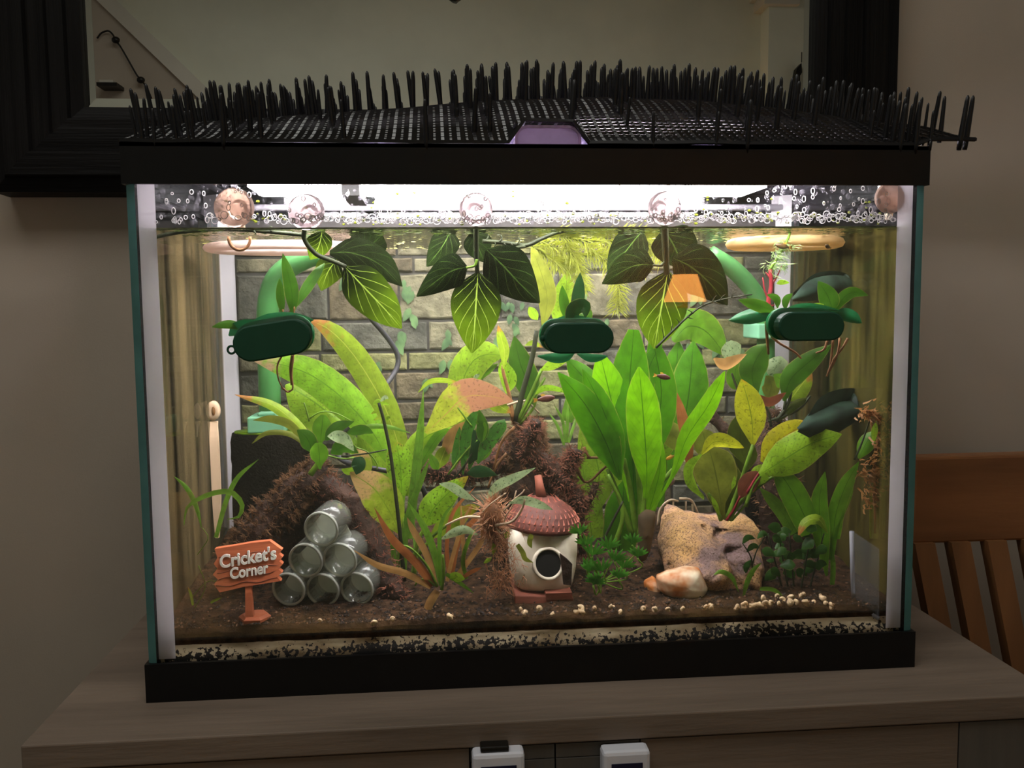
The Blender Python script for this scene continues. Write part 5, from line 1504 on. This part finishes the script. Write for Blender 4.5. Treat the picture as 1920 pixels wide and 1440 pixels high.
# centre left
plant('yellow_sword', 'yellowing lime sword plant with peach-tipped leaf behind the tubes', (750, 1010), .10, [
    ('peach', .10, .08, 36, [(752, 1000), (728, 955), (700, 915), (656, 886)], 'lance', 0),
    ('spotlime', .11, .12, 27, [(756, 975), (753, 915), (750, 870), (742, 828)], S, 0),
    ('lime', .11, .12, 20, [(738, 985), (736, 940), (732, 900)], 'lance', .3),
    ('peach', .13, .13, 18, [(675, 900), (680, 870), (668, 838)], 'lance'),
    ('lime', .12, .14, 21, [(762, 930), (770, 860), (800, 818), (850, 802)], 'lance', .1),
    ('mid', .12, .14, 10, [(775, 900), (800, 850), (825, 815), (848, 806)], 'lance', .5),
], [('stem', .1, .1, 4, [(750, 1080), (752, 1040), (752, 1000)]), ('stem', .1, .1, 3, [(742, 1080), (748, 1030), (756, 970)])])
plant('rotala_stem', 'tall thin stem with curled tips standing against the stones', (756, 1090), .09, (
    ('lime', .09, .09, 4, [(718, 756), (708, 752), (699, 760)], 'lance'), ('pale', .09, .09, 4, [(712, 754), (722, 745), (728, 748)], 'lance'),
    ('lime', .09, .09, 3, [(712, 760), (722, 756), (730, 760)], 'lance'), ('limebrown', .09, .09, 3, [(714, 772), (704, 772), (696, 776)], 'lance'), ('lime', .09, .09, 4, [(720, 790), (728, 782), (726, 790)], 'lance'), ('limebrown', .09, .09, 3, [(716, 784), (708, 784), (702, 788)], 'lance')),
    [('darkstem', .09, .09, 4.2, [(758, 1090), (750, 1000), (741, 920), (732, 850), (720, 790), (710, 755)])])
plant('vallisneria', 'cluster of tall strap leaves rising in the gap left of the java fern', (770, 1060), .11, [
    ('strap', .11, .12, 9, [(766, 1010), (776, 920), (786, 830), (794, 732)], 'strap', 0),
    ('strap', .11, .11, 6, [(760, 1050), (762, 980), (790, 900), (806, 860)], 'strap', .2),
    ('strap', .10, .10, 6, [(758, 1080), (756, 1000), (745, 960)], 'strap', .2),
    ('strap', .10, .12, 5, [(775, 1080), (780, 1020), (770, 960)], 'strap', .2),
    ('limebrown', .12, .12, 5, [(784, 736), (806, 716), (838, 714), (872, 724)], 'lance', .5),
    ('strap', .12, .12, 5, [(740, 1070), (735, 1010), (720, 970)], 'strap')])
plant('spotted_crypt', 'pale spotted oval leaf on green stalk in front of the stump', (780, 1080), .07, [
    ('spotlime', .07, .08, 28, [(797, 987), (812, 955), (840, 925), (878, 893)], O, 0),
    ('limebrown', .09, .09, 20, [(805, 1010), (850, 975), (886, 950)], 'lance', .3),
    ('yellow', .09, .10, 12, [(850, 985), (875, 960), (900, 950)], 'lance', .3),
], [('stem', .07, .07, 4.5, [(776, 1085), (782, 1020), (800, 984)]), ('stem', .08, .08, 3.5, [(786, 1040), (812, 1005), (838, 985)])])
plant('dying_crypt', 'drooping half-pink dying crypt leaf left of the stump top', (880, 890), .12, [
    ('pink', .12, .10, 34, [(798, 812), (835, 778), (870, 745), (910, 742), (962, 752)], 'lance', .1),
    ('limebrown', .11, .10, 15, [(912, 748), (935, 760), (957, 774)], O, .2),
    ('tan', .13, .13, 15, [(830, 860), (850, 820), (875, 790)], 'lance', .1),
    ('limebrown', .13, .13, 14, [(820, 880), (830, 855), (838, 835)], 'lance', .1),
])
plant('arching_sword', 'lime sword leaf arching over at the back, left of the long centre stems', (860, 850), .19, [
    ('lime', .19, .18, 32, [(862, 806), (864, 730), (884, 680), (915, 664), (945, 668)], 'lance', .1, .2),
    ('mid', .19, .19, 9, [(880, 720), (905, 700), (934, 682)], 'strap', .2),
    ('lime', .2, .2, 22, [(862, 850), (862, 800), (866, 750)], 'strap', .1),
    ('pale', .18, .18, 4, [(888, 714), (893, 706), (900, 702)], 'lance')])
plant('java_fern', 'dark algae-flecked java fern clump on the left arm of the stump', (880, 890), .11, [
    ('holey', .11, .11, 12, [(868, 890), (872, 830), (884, 790), (902, 764)], 'lance', .2),
    ('holey', .11, .12, 13, [(880, 880), (892, 830), (912, 790)], 'lance', .4),
    ('holey', .10, .11, 14, [(896, 870), (912, 835), (938, 800), (946, 786)], 'lance', .1),
    ('deep', .10, .10, 12, [(902, 830), (905, 800), (898, 768)], O, .1),
    ('mid', .10, .10, 8, [(892, 790), (905, 800), (905, 828)], 'lance', .1),
    ('holey', .12, .12, 10, [(850, 880), (858, 845), (862, 800)], 'lance', .2),
    ('deep', .12, .12, 10, [(900, 860), (905, 845), (922, 842)], 'lance', .1),
    ('mid', .115, .115, 6, [(892, 866), (908, 855), (923, 843)], 'lance', .1),
    ('darkleaf', .09, .085, 12, [(876, 888), (904, 884), (932, 891)], O, .1),
    ('mid', .12, .12, 9, [(806, 850), (815, 870), (822, 880)], 'lance', .1),
    ('darkleaf', .11, .11, 13, [(880, 870), (895, 840), (888, 805)], 'lance', .3),
], [('stem', .11, .11, 2, [(885, 800), (870, 780), (858, 764)]), ('stem', .11, .11, 2.2, [(840, 890), (870, 850), (895, 825)]), ('darkstem', .11, .11, 2, [(850, 900), (885, 850), (898, 790)])])
t = plant('long_stem_crypt', 'tall plant on long bare stalks rooted on top of the stump', (965, 795), .12, [
    ('olive', .12, .11, 19, [(1018, 612), (1026, 560), (1014, 510), (996, 462)], 'lance', .1),
    ('lime', .16, .16, 24, [(1048, 620), (1058, 570), (1064, 508)], 'lance', .2),
    ('limebrown', .12, .12, 10, [(944, 692), (946, 660), (940, 635), (934, 610)], 'lance', .1),
    ('spotlime', .13, .13, 16, [(950, 738), (954, 712), (946, 690), (944, 672)], O, .1),
    ('deep', .14, .14, 26, [(1000, 762), (990, 720), (975, 680), (964, 630)], 'lance', .0),
    ('lime', .11, .11, 10, [(1014, 694), (1040, 682), (1074, 666)], 'lance', .2),
    ('spotlime', .11, .11, 6, [(1003, 740), (1020, 728), (1046, 730), (1082, 742)], O, .2),
    ('lime', .12, .12, 9, [(1008, 600), (998, 585), (992, 575)], O),
    ('limebrown', .13, .13, 5, [(984, 648), (1000, 643), (1018, 652)], 'lance')],
    [('darkstem', .12, .12, 6, [(966, 790), (980, 735), (998, 670), (1006, 620)]), ('stem', .12, .115, 4.5, [(970, 790), (990, 750), (1016, 692)]), ('stem', .12, .115, 3.5, [(972, 792), (995, 755), (1022, 708)]),
     ('brownstem', .12, .125, 4, [(962, 788), (956, 745), (944, 700), (943, 685)]), ('stem', .12, .12, 3, [(975, 795), (1000, 765), (1006, 740)]), ('brownstem', .12, .12, 3, [(965, 795), (950, 760), (930, 752)])])
t2 = [('root', .12, .12, 2, [(968, 796), (1000, 815), (1024, 840)]), ('paleroot', .12, .12, 2.5, [(950, 760), (985, 752), (1012, 775)])]
for q in t2: stalk(t, *q, name='root')
# foreground crypt
plant('brown_crypt', 'foreground crypt with slender brown and green leaves fanning from its base', (822, 1110), .035, [
    ('strap', .035, .04, 7, [(824, 1098), (815, 1040), (796, 990), (764, 940)], 'lance', .1),
    ('tan', .035, .04, 6.5, [(816, 1096), (800, 1040), (775, 995), (763, 970)], 'strap', .1),
    ('brown', .035, .03, 8, [(812, 1098), (780, 1055), (735, 1010), (702, 952)], 'strap', .1),
    ('tan', .035, .025, 6.5, [(808, 1100), (760, 1075), (708, 1060), (664, 1032)], 'strap', .1),
    ('strap', .035, .035, 4, [(826, 1098), (824, 1010), (832, 970), (855, 938)], 'strap', .1),
    ('tan', .035, .03, 8, [(820, 1108), (806, 1130), (792, 1168)], 'strap', .2),
    ('strap', .035, .03, 4, [(836, 1076), (858, 1090), (888, 1112)], 'strap', .2),
    ('lime', .035, .03, 9, [(838, 1080), (855, 1082), (872, 1086)], 'lance', .2),
    ('tan', .045, .05, 4, [(838, 1090), (850, 1040), (868, 980), (884, 945)], 'strap', .1),
    ('brown', .05, .055, 5, [(846, 1085), (862, 1010), (905, 960), (950, 924)], 'strap', .1),
    ('brown', .05, .05, 4, [(842, 1080), (838, 1020), (850, 960), (892, 912)], 'strap', .2),
    ('tan', .045, .05, 5, [(850, 1088), (880, 1050), (905, 1010), (900, 985)], 'strap', .2),
    ('strap', .04, .045, 4, [(875, 1085), (868, 1050), (880, 1010), (896, 985)], 'strap', .2),
    ('tan', .04, .05, 4, [(865, 1080), (870, 1040), (866, 990), (864, 940)], 'strap', .2),
    ('brown', .04, .04, 4, [(862, 1086), (885, 1072), (903, 1064)], 'strap', .2)],
    [('stem', .035, .035, 3, [(820, 1100), (800, 1060), (770, 1028), (745, 1022)]), ('stem', .035, .035, 2.4, [(815, 1098), (800, 1086), (785, 1088), (778, 1098)]), ('stem', .035, .035, 3.5, [(828, 1106), (832, 1070), (830, 1040)])])
# young pale java ferns on root ball
t = plant('pale_java_fern', 'pale speckled young fern with bristly brown root ball left of the acorn', (925, 985), .04, [
    ('pale', .045, .05, 10, [(912, 936), (932, 912), (960, 898), (1004, 877)], 'lance', .1),
    ('pale', .045, .045, 9, [(890, 938), (868, 926), (846, 912), (823, 907)], 'lance', .1),
    ('pale', .04, .04, 9, [(896, 1003), (872, 993), (850, 999), (826, 1012)], 'lance', .2),
    ('pale', .028, .028, 9, [(954, 944), (980, 938), (1010, 946), (1037, 956)], 'lance', .2),
    ('lime', .04, .04, 5, [(946, 1010), (950, 1003), (955, 998)], 'lance'),
    ('lime', .04, .04, 5, [(925, 1040), (926, 1028), (924, 1018)], 'lance'),
    ('lime', .04, .04, 4, [(907, 1056), (915, 1050), (922, 1044)], 'lance')])
for q in ([(928, 985), (960, 978), (978, 955), (984, 936)], [(900, 970), (870, 970), (835, 985)]): stalk(t, 'paleroot', .032, .028, 3.2, q, 'root')
for q in ([(943, 985), (950, 965), (960, 950), (968, 920)], [(945, 958), (960, 940), (978, 925), (983, 918)], [(930, 990), (940, 1000), (948, 992)], [(905, 960), (920, 945), (949, 924)]): stalk(t, 'paleroot', .032, .03, 1.6, q, 'root')
mb = MB(); mb.blob(P(922, 970, .042), (22 * mpp(.04), .008, 30 * mpp(.04)), n=10, k=8, amp=.4, fr=3); o = obj('root_ball', mb, M['root'], t)
rq = random.Random(8); mf = MB(); fuzz(mf, surf_points(o), 420, .011, rq, .0004, .3)
pts = [(P(rq.gauss(940, 16), rq.uniform(990, 1100), .042 + rq.uniform(-.006, .008)), Vector((0, -.3, -.4))) for _ in range(150)]
fuzz(mf, pts, 420, .010, rq, .0004, .3); f = obj('root_hair', mf, M['root'], t, fix=False); f['kind'] = 'stuff'

# big bright Amazon sword
plant('amazon_sword', 'big vivid green sword plant with long paddle leaves, right of centre', (1195, 965), .10, [
    ('bright', .10, .085, 34, [(1207, 960), (1213, 890), (1207, 790), (1198, 688)], S, 0, .22),
    ('vivid', .11, .12, 42, [(1190, 950), (1186, 850), (1180, 740), (1188, 618)], R_2, 0),
    ('vivid', .10, .09, 33, [(1160, 895), (1136, 830), (1098, 760), (1046, 698)], 'lance', .1, .3),
    ('vivid', .10, .095, 27, [(1163, 900), (1150, 830), (1126, 760), (1092, 692)], 'lance', .3, .3),
    ('bright', .12, .12, 36, [(1183, 940), (1166, 840), (1146, 750), (1126, 668)], R_2, 0),
    ('vivid', .12, .13, 32, [(1200, 940), (1222, 830), (1240, 740), (1224, 636)], R_2, .1),
    ('vivid', .12, .13, 24, [(1195, 930), (1200, 800), (1205, 720), (1240, 640)], S, .2),
    ('vivid', .13, .14, 26, [(1170, 900), (1140, 800), (1110, 730), (1062, 672)], S, .2),
    ('bright', .095, .09, 19, [(1218, 965), (1262, 890), (1288, 820), (1328, 760), (1359, 696)], S, .1),
    ('vivid', .15, .17, 38, [(1232, 950), (1268, 850), (1290, 750), (1300, 640)], S, 0),
    ('vivid', .16, .18, 32, [(1240, 950), (1256, 830), (1264, 740), (1272, 640)], S, .1),
    ('mid', .17, .18, 34, [(1262, 640), (1290, 612), (1325, 622), (1362, 668)], 'lance', .1),
    ('lime', .17, .18, 34, [(1112, 970), (1124, 900), (1112, 840), (1094, 780)], 'lance', .1),
    ('lime', .16, .16, 24, [(1172, 950), (1172, 890), (1152, 845)], O, .1),
    ('lime', .17, .17, 28, [(1110, 1010), (1100, 930), (1090, 860)], 'strap', .2),
    ('vivid', .15, .15, 34, [(1160, 1040), (1166, 970), (1170, 900)], 'strap', .1),
    ('bright', .11, .1, 13, [(1208, 985), (1228, 920), (1238, 870), (1234, 800)], 'strap', .2),
    ('lime', .15, .15, 18, [(1238, 870), (1248, 830), (1252, 800)], 'lance', .1)],
    [('stem', .10, .10, 6, [(1198, 1010), (1207, 950), (1213, 880)]), ('stem', .11, .11, 6, [(1192, 1010), (1184, 930), (1170, 860)]), ('stem', .11, .11, 6, [(1188, 1010), (1160, 930), (1140, 880)]), ('stem', .11, .11, 6, [(1202, 1010), (1198, 900), (1188, 830)]), ('stem', .12, .12, 6, [(1204, 1010), (1222, 930), (1262, 880)]), ('stem', .1, .1, 5, [(1150, 1030), (1168, 960), (1140, 890)]),
     ('darkstem', .09, .09, 3, [(1118, 1040), (1150, 975), (1168, 940)])])
plant('dead_sword_leaf', 'folded orange-brown dead leaf between the sword plant and the crypt', (1290, 860), .11, [
    ('brown', .11, .11, 12, [(1292, 900), (1290, 830), (1280, 785), (1270, 737)], 'lance', .1),
    ('olive', .13, .13, 22, [(1285, 850), (1262, 815), (1236, 795)], 'lance', .4)])
# crypt on the rock
plant('olive_crypt', 'olive crypt with wavy curling leaves rooted behind the speckled rock', (1358, 975), .09, [
    ('olive', .09, .085, 42, [(1356, 974), (1350, 930), (1340, 880), (1328, 836)], S, 0, .25, .12),
    ('darkolive', .095, .1, 38, [(1356, 970), (1358, 910), (1348, 850)], 'lance', .1, .2),
    ('yellow', .08, .075, 14, [(1316, 852), (1338, 828), (1364, 830), (1395, 840)], 'lance', .7, .3),
    ('olive', .11, .11, 24, [(1336, 870), (1326, 838), (1316, 806)], 'spoon', .1),
    ('lime', .08, .08, 10, [(1320, 936), (1298, 905), (1294, 876), (1318, 850)], 'lance', .8, .4),
    ('yellow', .09, .085, 29, [(1412, 834), (1410, 790), (1402, 750), (1390, 711)], 'lance', 0),
    ('darkolive', .10, .10, 25, [(1402, 880), (1388, 830), (1391, 776)], R_2, .1),
    ('darkolive', .11, .11, 22, [(1392, 890), (1400, 850), (1412, 830)], 'lance', .2),
    ('redbrown', .08, .08, 18, [(1386, 934), (1404, 905), (1428, 884)], 'lance', .1),
    ('lime', .07, .07, 4, [(1299, 912), (1308, 922), (1321, 933)], 'lance'),
    ('lime', .07, .07, 5, [(1334, 930), (1342, 948), (1349, 966)], 'lance'),
    ('lime', .075, .075, 4, [(1372, 918), (1376, 906), (1378, 892)], 'lance')],
    [('stem', .09, .085, 5, [(1362, 976), (1385, 915), (1412, 834)]), ('stem', .085, .08, 4.5, [(1368, 976), (1385, 945), (1425, 910), (1452, 892)]), ('redstem', .085, .08, 3, [(1362, 976), (1376, 955), (1388, 930)]), ('stem', .09, .09, 4, [(1352, 976), (1340, 945), (1328, 925)]), ('stem', .085, .085, 2.5, [(1372, 976), (1395, 950), (1402, 940)])])
# anubias on the dark trunk
plant('trunk_anubias', 'deep green leafy anubias crowning the dark driftwood trunk at right', (1445, 775), .14, [
    ('deep', .14, .13, 27, [(1418, 742), (1410, 700), (1420, 670), (1440, 644)], 'lance', 0, .3),
    ('pale', .15, .15, 20, [(1440, 702), (1458, 685), (1464, 668)], 'round', .1),
    ('mid', .15, .15, 19, [(1448, 705), (1462, 692), (1470, 678)], 'round', .1),
    ('deep', .13, .11, 22, [(1470, 752), (1482, 712), (1515, 680), (1560, 646)], 'lance', .1, .3),
    ('mid', .13, .13, 15, [(1474, 728), (1466, 714), (1450, 702)], O, .2),
    ('redbrown', .12, .12, 9, [(1416, 746), (1445, 754), (1474, 736)], 'strap', .6),
    ('limebrown', .15, .15, 21, [(1480, 752), (1498, 728), (1522, 696)], 'lance', .1),
    ('olive', .15, .15, 17, [(1440, 748), (1446, 722), (1436, 704)], O, .2),
    ('tan', .13, .13, 12, [(1338, 672), (1362, 684), (1400, 664)], 'lance', .6, .5),
    ('pale', .16, .16, 20, [(1390, 678), (1374, 660), (1366, 640)], 'spoon', .2),
    ('mid', .15, .15, 18, [(1395, 730), (1378, 706), (1384, 676)], O, .2),
    ('darkolive', .14, .14, 8, [(1520, 745), (1490, 760), (1460, 790)], 'lance', .2)],
    [('darkstem', .14, .14, 3, [(1470, 770), (1474, 735), (1470, 715)]), ('darkstem', .14, .14, 3.5, [(1455, 790), (1476, 760), (1484, 735)]), ('darkstem', .14, .14, 3, [(1440, 790), (1495, 770), (1520, 742)]), ('darkstem', .14, .14, 3, [(1446, 800), (1440, 770), (1420, 742)]), ('darkstem', .14, .14, 3, [(1400, 760), (1385, 735), (1372, 700)])])
plant('yellow_crypt', 'crypt with large lemon-lime leaves, one edged orange, at the right', (1440, 900), .075, [
    ('yellowedge', .08, .075, 26, [(1428, 866), (1452, 834), (1488, 808), (1524, 794)], 'lance', .0, .2),
    ('peach' if False else 'lime', .07, .06, 37, [(1424, 890), (1470, 862), (1520, 832), (1578, 814)], 'lance', 0, .25, .12),
    ('lime', .08, .08, 18, [(1418, 912), (1425, 890), (1440, 872)], 'lance', .1)],
    [('stem', .075, .075, 4, [(1398, 950), (1412, 910), (1432, 885)]), ('redstem', .075, .075, 3, [(1400, 925), (1418, 895), (1432, 875)])])
plant('strap_sword', 'cluster of plain green strap leaves low at the right of the rock', (1530, 1060), .06, [
    ('mid', .06, .07, 26, [(1522, 1000), (1500, 950), (1478, 910), (1448, 868)], 'strap', .1),
    ('mid', .06, .06, 18, [(1550, 1080), (1540, 1000), (1536, 940), (1547, 884)], 'lance', .1),
    ('mid', .06, .055, 16, [(1562, 1010), (1568, 960), (1586, 910), (1610, 866)], 'strap', .1),
    ('mid', .06, .055, 6, [(1558, 1050), (1568, 990), (1592, 930), (1600, 900)], 'strap', .1),
    ('strap', .07, .075, 13, [(1490, 1000), (1462, 955), (1424, 914)], 'strap', .1),
    ('limebrown', .055, .05, 10, [(1552, 1000), (1535, 974), (1510, 980), (1496, 1006)], 'lance', .4),
    ('olive', .075, .08, 10, [(1515, 975), (1500, 930), (1495, 900)], 'lance'),
    ('strap', .06, .06, 5, [(1560, 1100), (1562, 1060), (1556, 1010)], 'strap')])
# low bushy plant at right
t = thing('bushy_stem_plant', 'low bush of many small dark round leaves right of the rock', 'plant', tuple(P(1490, 1110, .05)))
rq = random.Random(21)
for k in range(40):
    x, y = rq.uniform(1425, 1552), rq.uniform(990, 1085)
    if (x - 1490) ** 2 / 70 ** 2 + (y - 1035) ** 2 / 52 ** 2 > 1.05: continue
    yy = rq.uniform(.04, .075); an = rq.uniform(-2.6, 2.6); ln = rq.uniform(18, 32)
    leaf(t, 'bushy', yy, yy + rq.uniform(-.006, .006), ln * .36, [(x, y), (x + ln * .5 * math.sin(an), y - ln * .5 * math.cos(an) * .6), (x + ln * math.sin(an), y - ln * math.cos(an) * .6 + 4)], O, rq.uniform(-.6, .6))
for x0, x1 in ((1470, 1440), (1490, 1480), (1500, 1520), (1515, 1545), (1480, 1460)): stalk(t, 'darkstem', .055, .055, 2, [(x0, 1115), ((x0 + x1) / 2, 1060), (x1, 1000)])
t = plant('curled_grass', 'two curled grass blades in front of the rock, lower right', (1395, 1130), .035, [
    ('strap', .035, .035, 5, [(1385, 1110), (1372, 1082), (1352, 1072), (1338, 1078)], 'lance', .3),
    ('strap', .035, .035, 5, [(1392, 1128), (1400, 1095), (1412, 1070), (1428, 1055)], 'lance', .3),
    ('strap', .03, .03, 4, [(1425, 1104), (1450, 1106), (1470, 1120)], 'strap', .5)])
plant('algae_sprig', 'small dark sprig climbing the right edge of the speckled rock', (1410, 1060), .05, [
    ('bushy', .05, .05, 6, [(1392, 1020), (1402, 1008), (1416, 1010)], 'lance'), ('bushy', .05, .05, 6, [(1400, 1035), (1412, 1024), (1424, 1028)], 'lance'), ('bushy', .05, .05, 6, [(1408, 1050), (1400, 1062), (1398, 1075)], 'lance'), ('bushy', .05, .05, 6, [(1420, 1010), (1430, 1000), (1440, 1004)], 'lance')],
    [('darkstem', .05, .05, 1.5, [(1412, 1080), (1408, 1045), (1392, 1018)]), ('darkstem', .05, .05, 1.5, [(1410, 1060), (1420, 1030), (1436, 1005)])])
t = plant('debris_weed', 'algae-covered weed stalk with tan debris along the right wall', (1640, 1010), .06, [
    ('olive', .06, .06, 9, [(1638, 1010), (1640, 950), (1644, 880)], 'strap', .2), ('lime', .05, .05, 6, [(1638, 830), (1640, 808), (1642, 792)], 'lance'), ('mid', .06, .06, 16, [(1610, 860), (1625, 830), (1640, 808)], 'lance')],
    [('brownstem', .055, .06, 3, [(1642, 1000), (1640, 900), (1641, 840), (1632, 785)]), ('darkstem', .055, .055, 2.2, [(1602, 862), (1616, 830), (1630, 790)])])
rq = random.Random(31); mf = MB()
pts = [(P(rq.gauss(cx, sx), rq.gauss(cy, sy), .055), Vector((0, -1, 0))) for cx, cy, sx, sy, n in ((1632, 775, 12, 7, 60), (1650, 820, 12, 14, 50), (1640, 890, 14, 18, 80), (1630, 930, 8, 14, 30)) for _ in range(n)]
fuzz(mf, pts, 420, .007, rq, .0009, .2); o = obj('debris', mf, M['tan'], t, fix=False); o['kind'] = 'stuff'

# water wisteria by the acorn
t = thing('water_wisteria', 'finely divided bright green fern-like weed right of the acorn house', 'plant', tuple(P(1130, 1080, .05)))
rq = random.Random(41)
for cx, cy, a0, ln, yy in ((1088, 992, -.4, 30, .04), (1100, 1014, -.2, 32, .04), (1110, 1032, .3, 40, .04), (1140, 1020, .2, 36, .05), (1130, 1062, -.3, 38, .035), (1152, 1042, .5, 34, .045), (1168, 1056, .4, 34, .05), (1104, 1062, .2, 28, .035), (1112, 1086, .6, 30, .03), (1185, 1010, .2, 30, .06), (1120, 1082, -.6, 30, .03), (1160, 1075, .2, 30, .04), (1100, 1055, .8, 30, .04), (1195, 1035, .1, 30, .055)):
    mb = MB()
    for k in range(-3, 4):
        a = a0 + k * .34; l_ = ln * (1 - .09 * abs(k)); sx, sy = cx + 10 * math.sin(a0), cy - 0
        bx, by = cx - k * -.5, cy + 12 - abs(k) * 1.5
        leaf_mb([P(bx, by, yy), P(bx + l_ * .5 * math.sin(a), by - l_ * .45 * math.cos(a), yy - .002), P(bx + l_ * math.sin(a), by - l_ * .85 * math.cos(a), yy)], 2.6, 'lance', 0, .1, 7, mb=mb)
    obj('leaf', mb, M['fern'], t, fix=False)
    stalk(t, 'stem', yy + .002, yy + .004, 1.8, [(cx, cy + 12), (cx + 6, cy + 30), (1128, 1092)])
# hornwort floating top centre
t = thing('hornwort', 'feathery yellow-green hornwort floating under the surface, top centre', 'plant', tuple(P(1110, 480, .12)))
rq = random.Random(51); mf = MB()
stems_ = [[(1010, 452), (1060, 470), (1120, 480), (1180, 470)], [(1040, 440), (1090, 450), (1150, 452), (1215, 462)], [(1060, 455), (1085, 500), (1090, 540)], [(1100, 460), (1140, 495), (1160, 540), (1158, 580)], [(1150, 460), (1190, 480), (1205, 500)], [(1000, 462), (1040, 490), (1070, 500)], [(1160, 440), (1210, 450), (1240, 480)]]
for st_ in stems_:
    stalk(t, 'needle', .12, .13, 2.2, st_)
    p3 = spline(P3(st_, .12, .13), 26)
    for i, p in enumerate(p3):
        tan = (p3[min(i + 1, 25)] - p3[max(i - 1, 0)]).normalized(); u = tan.orthogonal().normalized()
        for k in range(9):
            d = (Matrix.Rotation(2 * math.pi * k / 9 + rq.random(), 3, tan) @ u + tan * .5).normalized(); l_ = .0155 * rq.uniform(.6, 1.1); s_ = d.cross(Vector((0, 1, 0)))
            s_ = (s_.normalized() if s_.length > .01 else Vector((1, 0, 0))) * .00042
            e1 = p + d * l_ * .55; e2 = e1 + (d + Vector((rq.uniform(-.3, .3), rq.uniform(-.3, .3), -.35))).normalized() * l_ * .5
            mf.add([p - s_, p + s_, e1 + s_, e1 - s_, e2], [(0, 1, 2, 3), (3, 2, 4)])
o = obj('needles', mf, M['needle'], t, fix=False); o['kind'] = 'stuff'
# dark vines and drifting stems
t = thing('surface_vine', 'dark thin vine floating along the surface at the upper left', 'vine', tuple(P(420, 432, .03)))
stalk(t, 'darkstem', .03, .035, 4, [(281, 466), (280, 450), (320, 438), (380, 431), (440, 430), (500, 434), (566, 440)], taper=1, n=30)
stalk(t, 'darkstem', .03, .03, 2, [(476, 433), (480, 438)], 'bud'); stalk(t, 'darkstem', .032, .032, 3, [(508, 424), (508, 434)], 'bud')
t = thing('surface_vine', 'dark budded vine dipping beneath the surface right of the middle suction cup', 'vine', tuple(P(985, 462, .05)))
stalk(t, 'darkstem', .05, .06, 4.2, [(905, 452), (945, 455), (985, 460), (1010, 450), (1050, 434), (1100, 430), (1180, 432)], taper=.9, n=30)
for x, y, d in ((912, 450, -12), (925, 452, 10), (937, 453, -12), (945, 456, 12), (958, 457, 10), (970, 458, -14)): stalk(t, 'darkstem', .05, .05, 1.8, [(x, y), (x + 4, y + d * .5), (x + 2, y + d)], 'bud')
stalk(t, 'darkstem', .05, .05, 3.5, [(985, 462), (965, 465), (955, 470)], 'bud')
t = thing('drifting_stem', 'bare dark drifting stem with short thorny shoots across the right spray', 'vine', tuple(P(1290, 600, .03)))
stalk(t, 'darkstem', .028, .035, 2.6, [(1230, 652), (1268, 614), (1292, 592), (1320, 572), (1362, 560), (1410, 552)], taper=.5, n=30)
for x, y, dx, dy in ((1245, 638, -4, -22), (1258, 625, 4, -18), (1275, 610, -8, -14), (1290, 594, 10, 4), (1300, 588, -14, -8), (1318, 574, 6, -16), (1335, 568, 8, -14), (1350, 564, 10, -12), (1372, 558, 8, -12), (1340, 566, 20, 6), (1385, 556, 12, 4)): stalk(t, 'darkstem', .03, .03, 1.4, [(x, y), (x + dx * .4, y + dy * .6), (x + dx, y + dy)], 'shoot', .3)
plant('thin_weed', 'thin grassy tuft in the water behind the stump', (1070, 830), .18, [
    ('strap', .18, .19, 3, [(1060, 830), (1055, 790), (1040, 760)], 'strap'), ('strap', .18, .19, 3, [(1063, 830), (1064, 790), (1066, 750)], 'strap'), ('strap', .18, .19, 3, [(1066, 830), (1075, 800), (1082, 780)], 'strap'), ('strap', .18, .19, 3, [(1058, 835), (1046, 800), (1030, 775)], 'strap'), ('strap', .18, .19, 3, [(1058, 840), (1070, 870), (1060, 880)], 'strap'), ('mid', .19, .19, 14, [(1062, 790), (1076, 740), (1082, 690)], 'strap')])
plant('back_fern', 'tan lacy fern arching behind the speckled rock at centre right', (1270, 990), .16, [], [('paleroot', .16, .16, 3, [(1234, 985), (1238, 955), (1256, 938), (1272, 940)]), ('paleroot', .16, .16, 3, [(1274, 935), (1296, 938), (1310, 965)]), ('paleroot', .16, .16, 2, [(1250, 945), (1250, 985)]), ('paleroot', .16, .16, 2, [(1262, 940), (1263, 985)]), ('paleroot', .16, .16, 2, [(1286, 940), (1286, 985)]), ('paleroot', .16, .16, 2, [(1298, 945), (1300, 985)])])
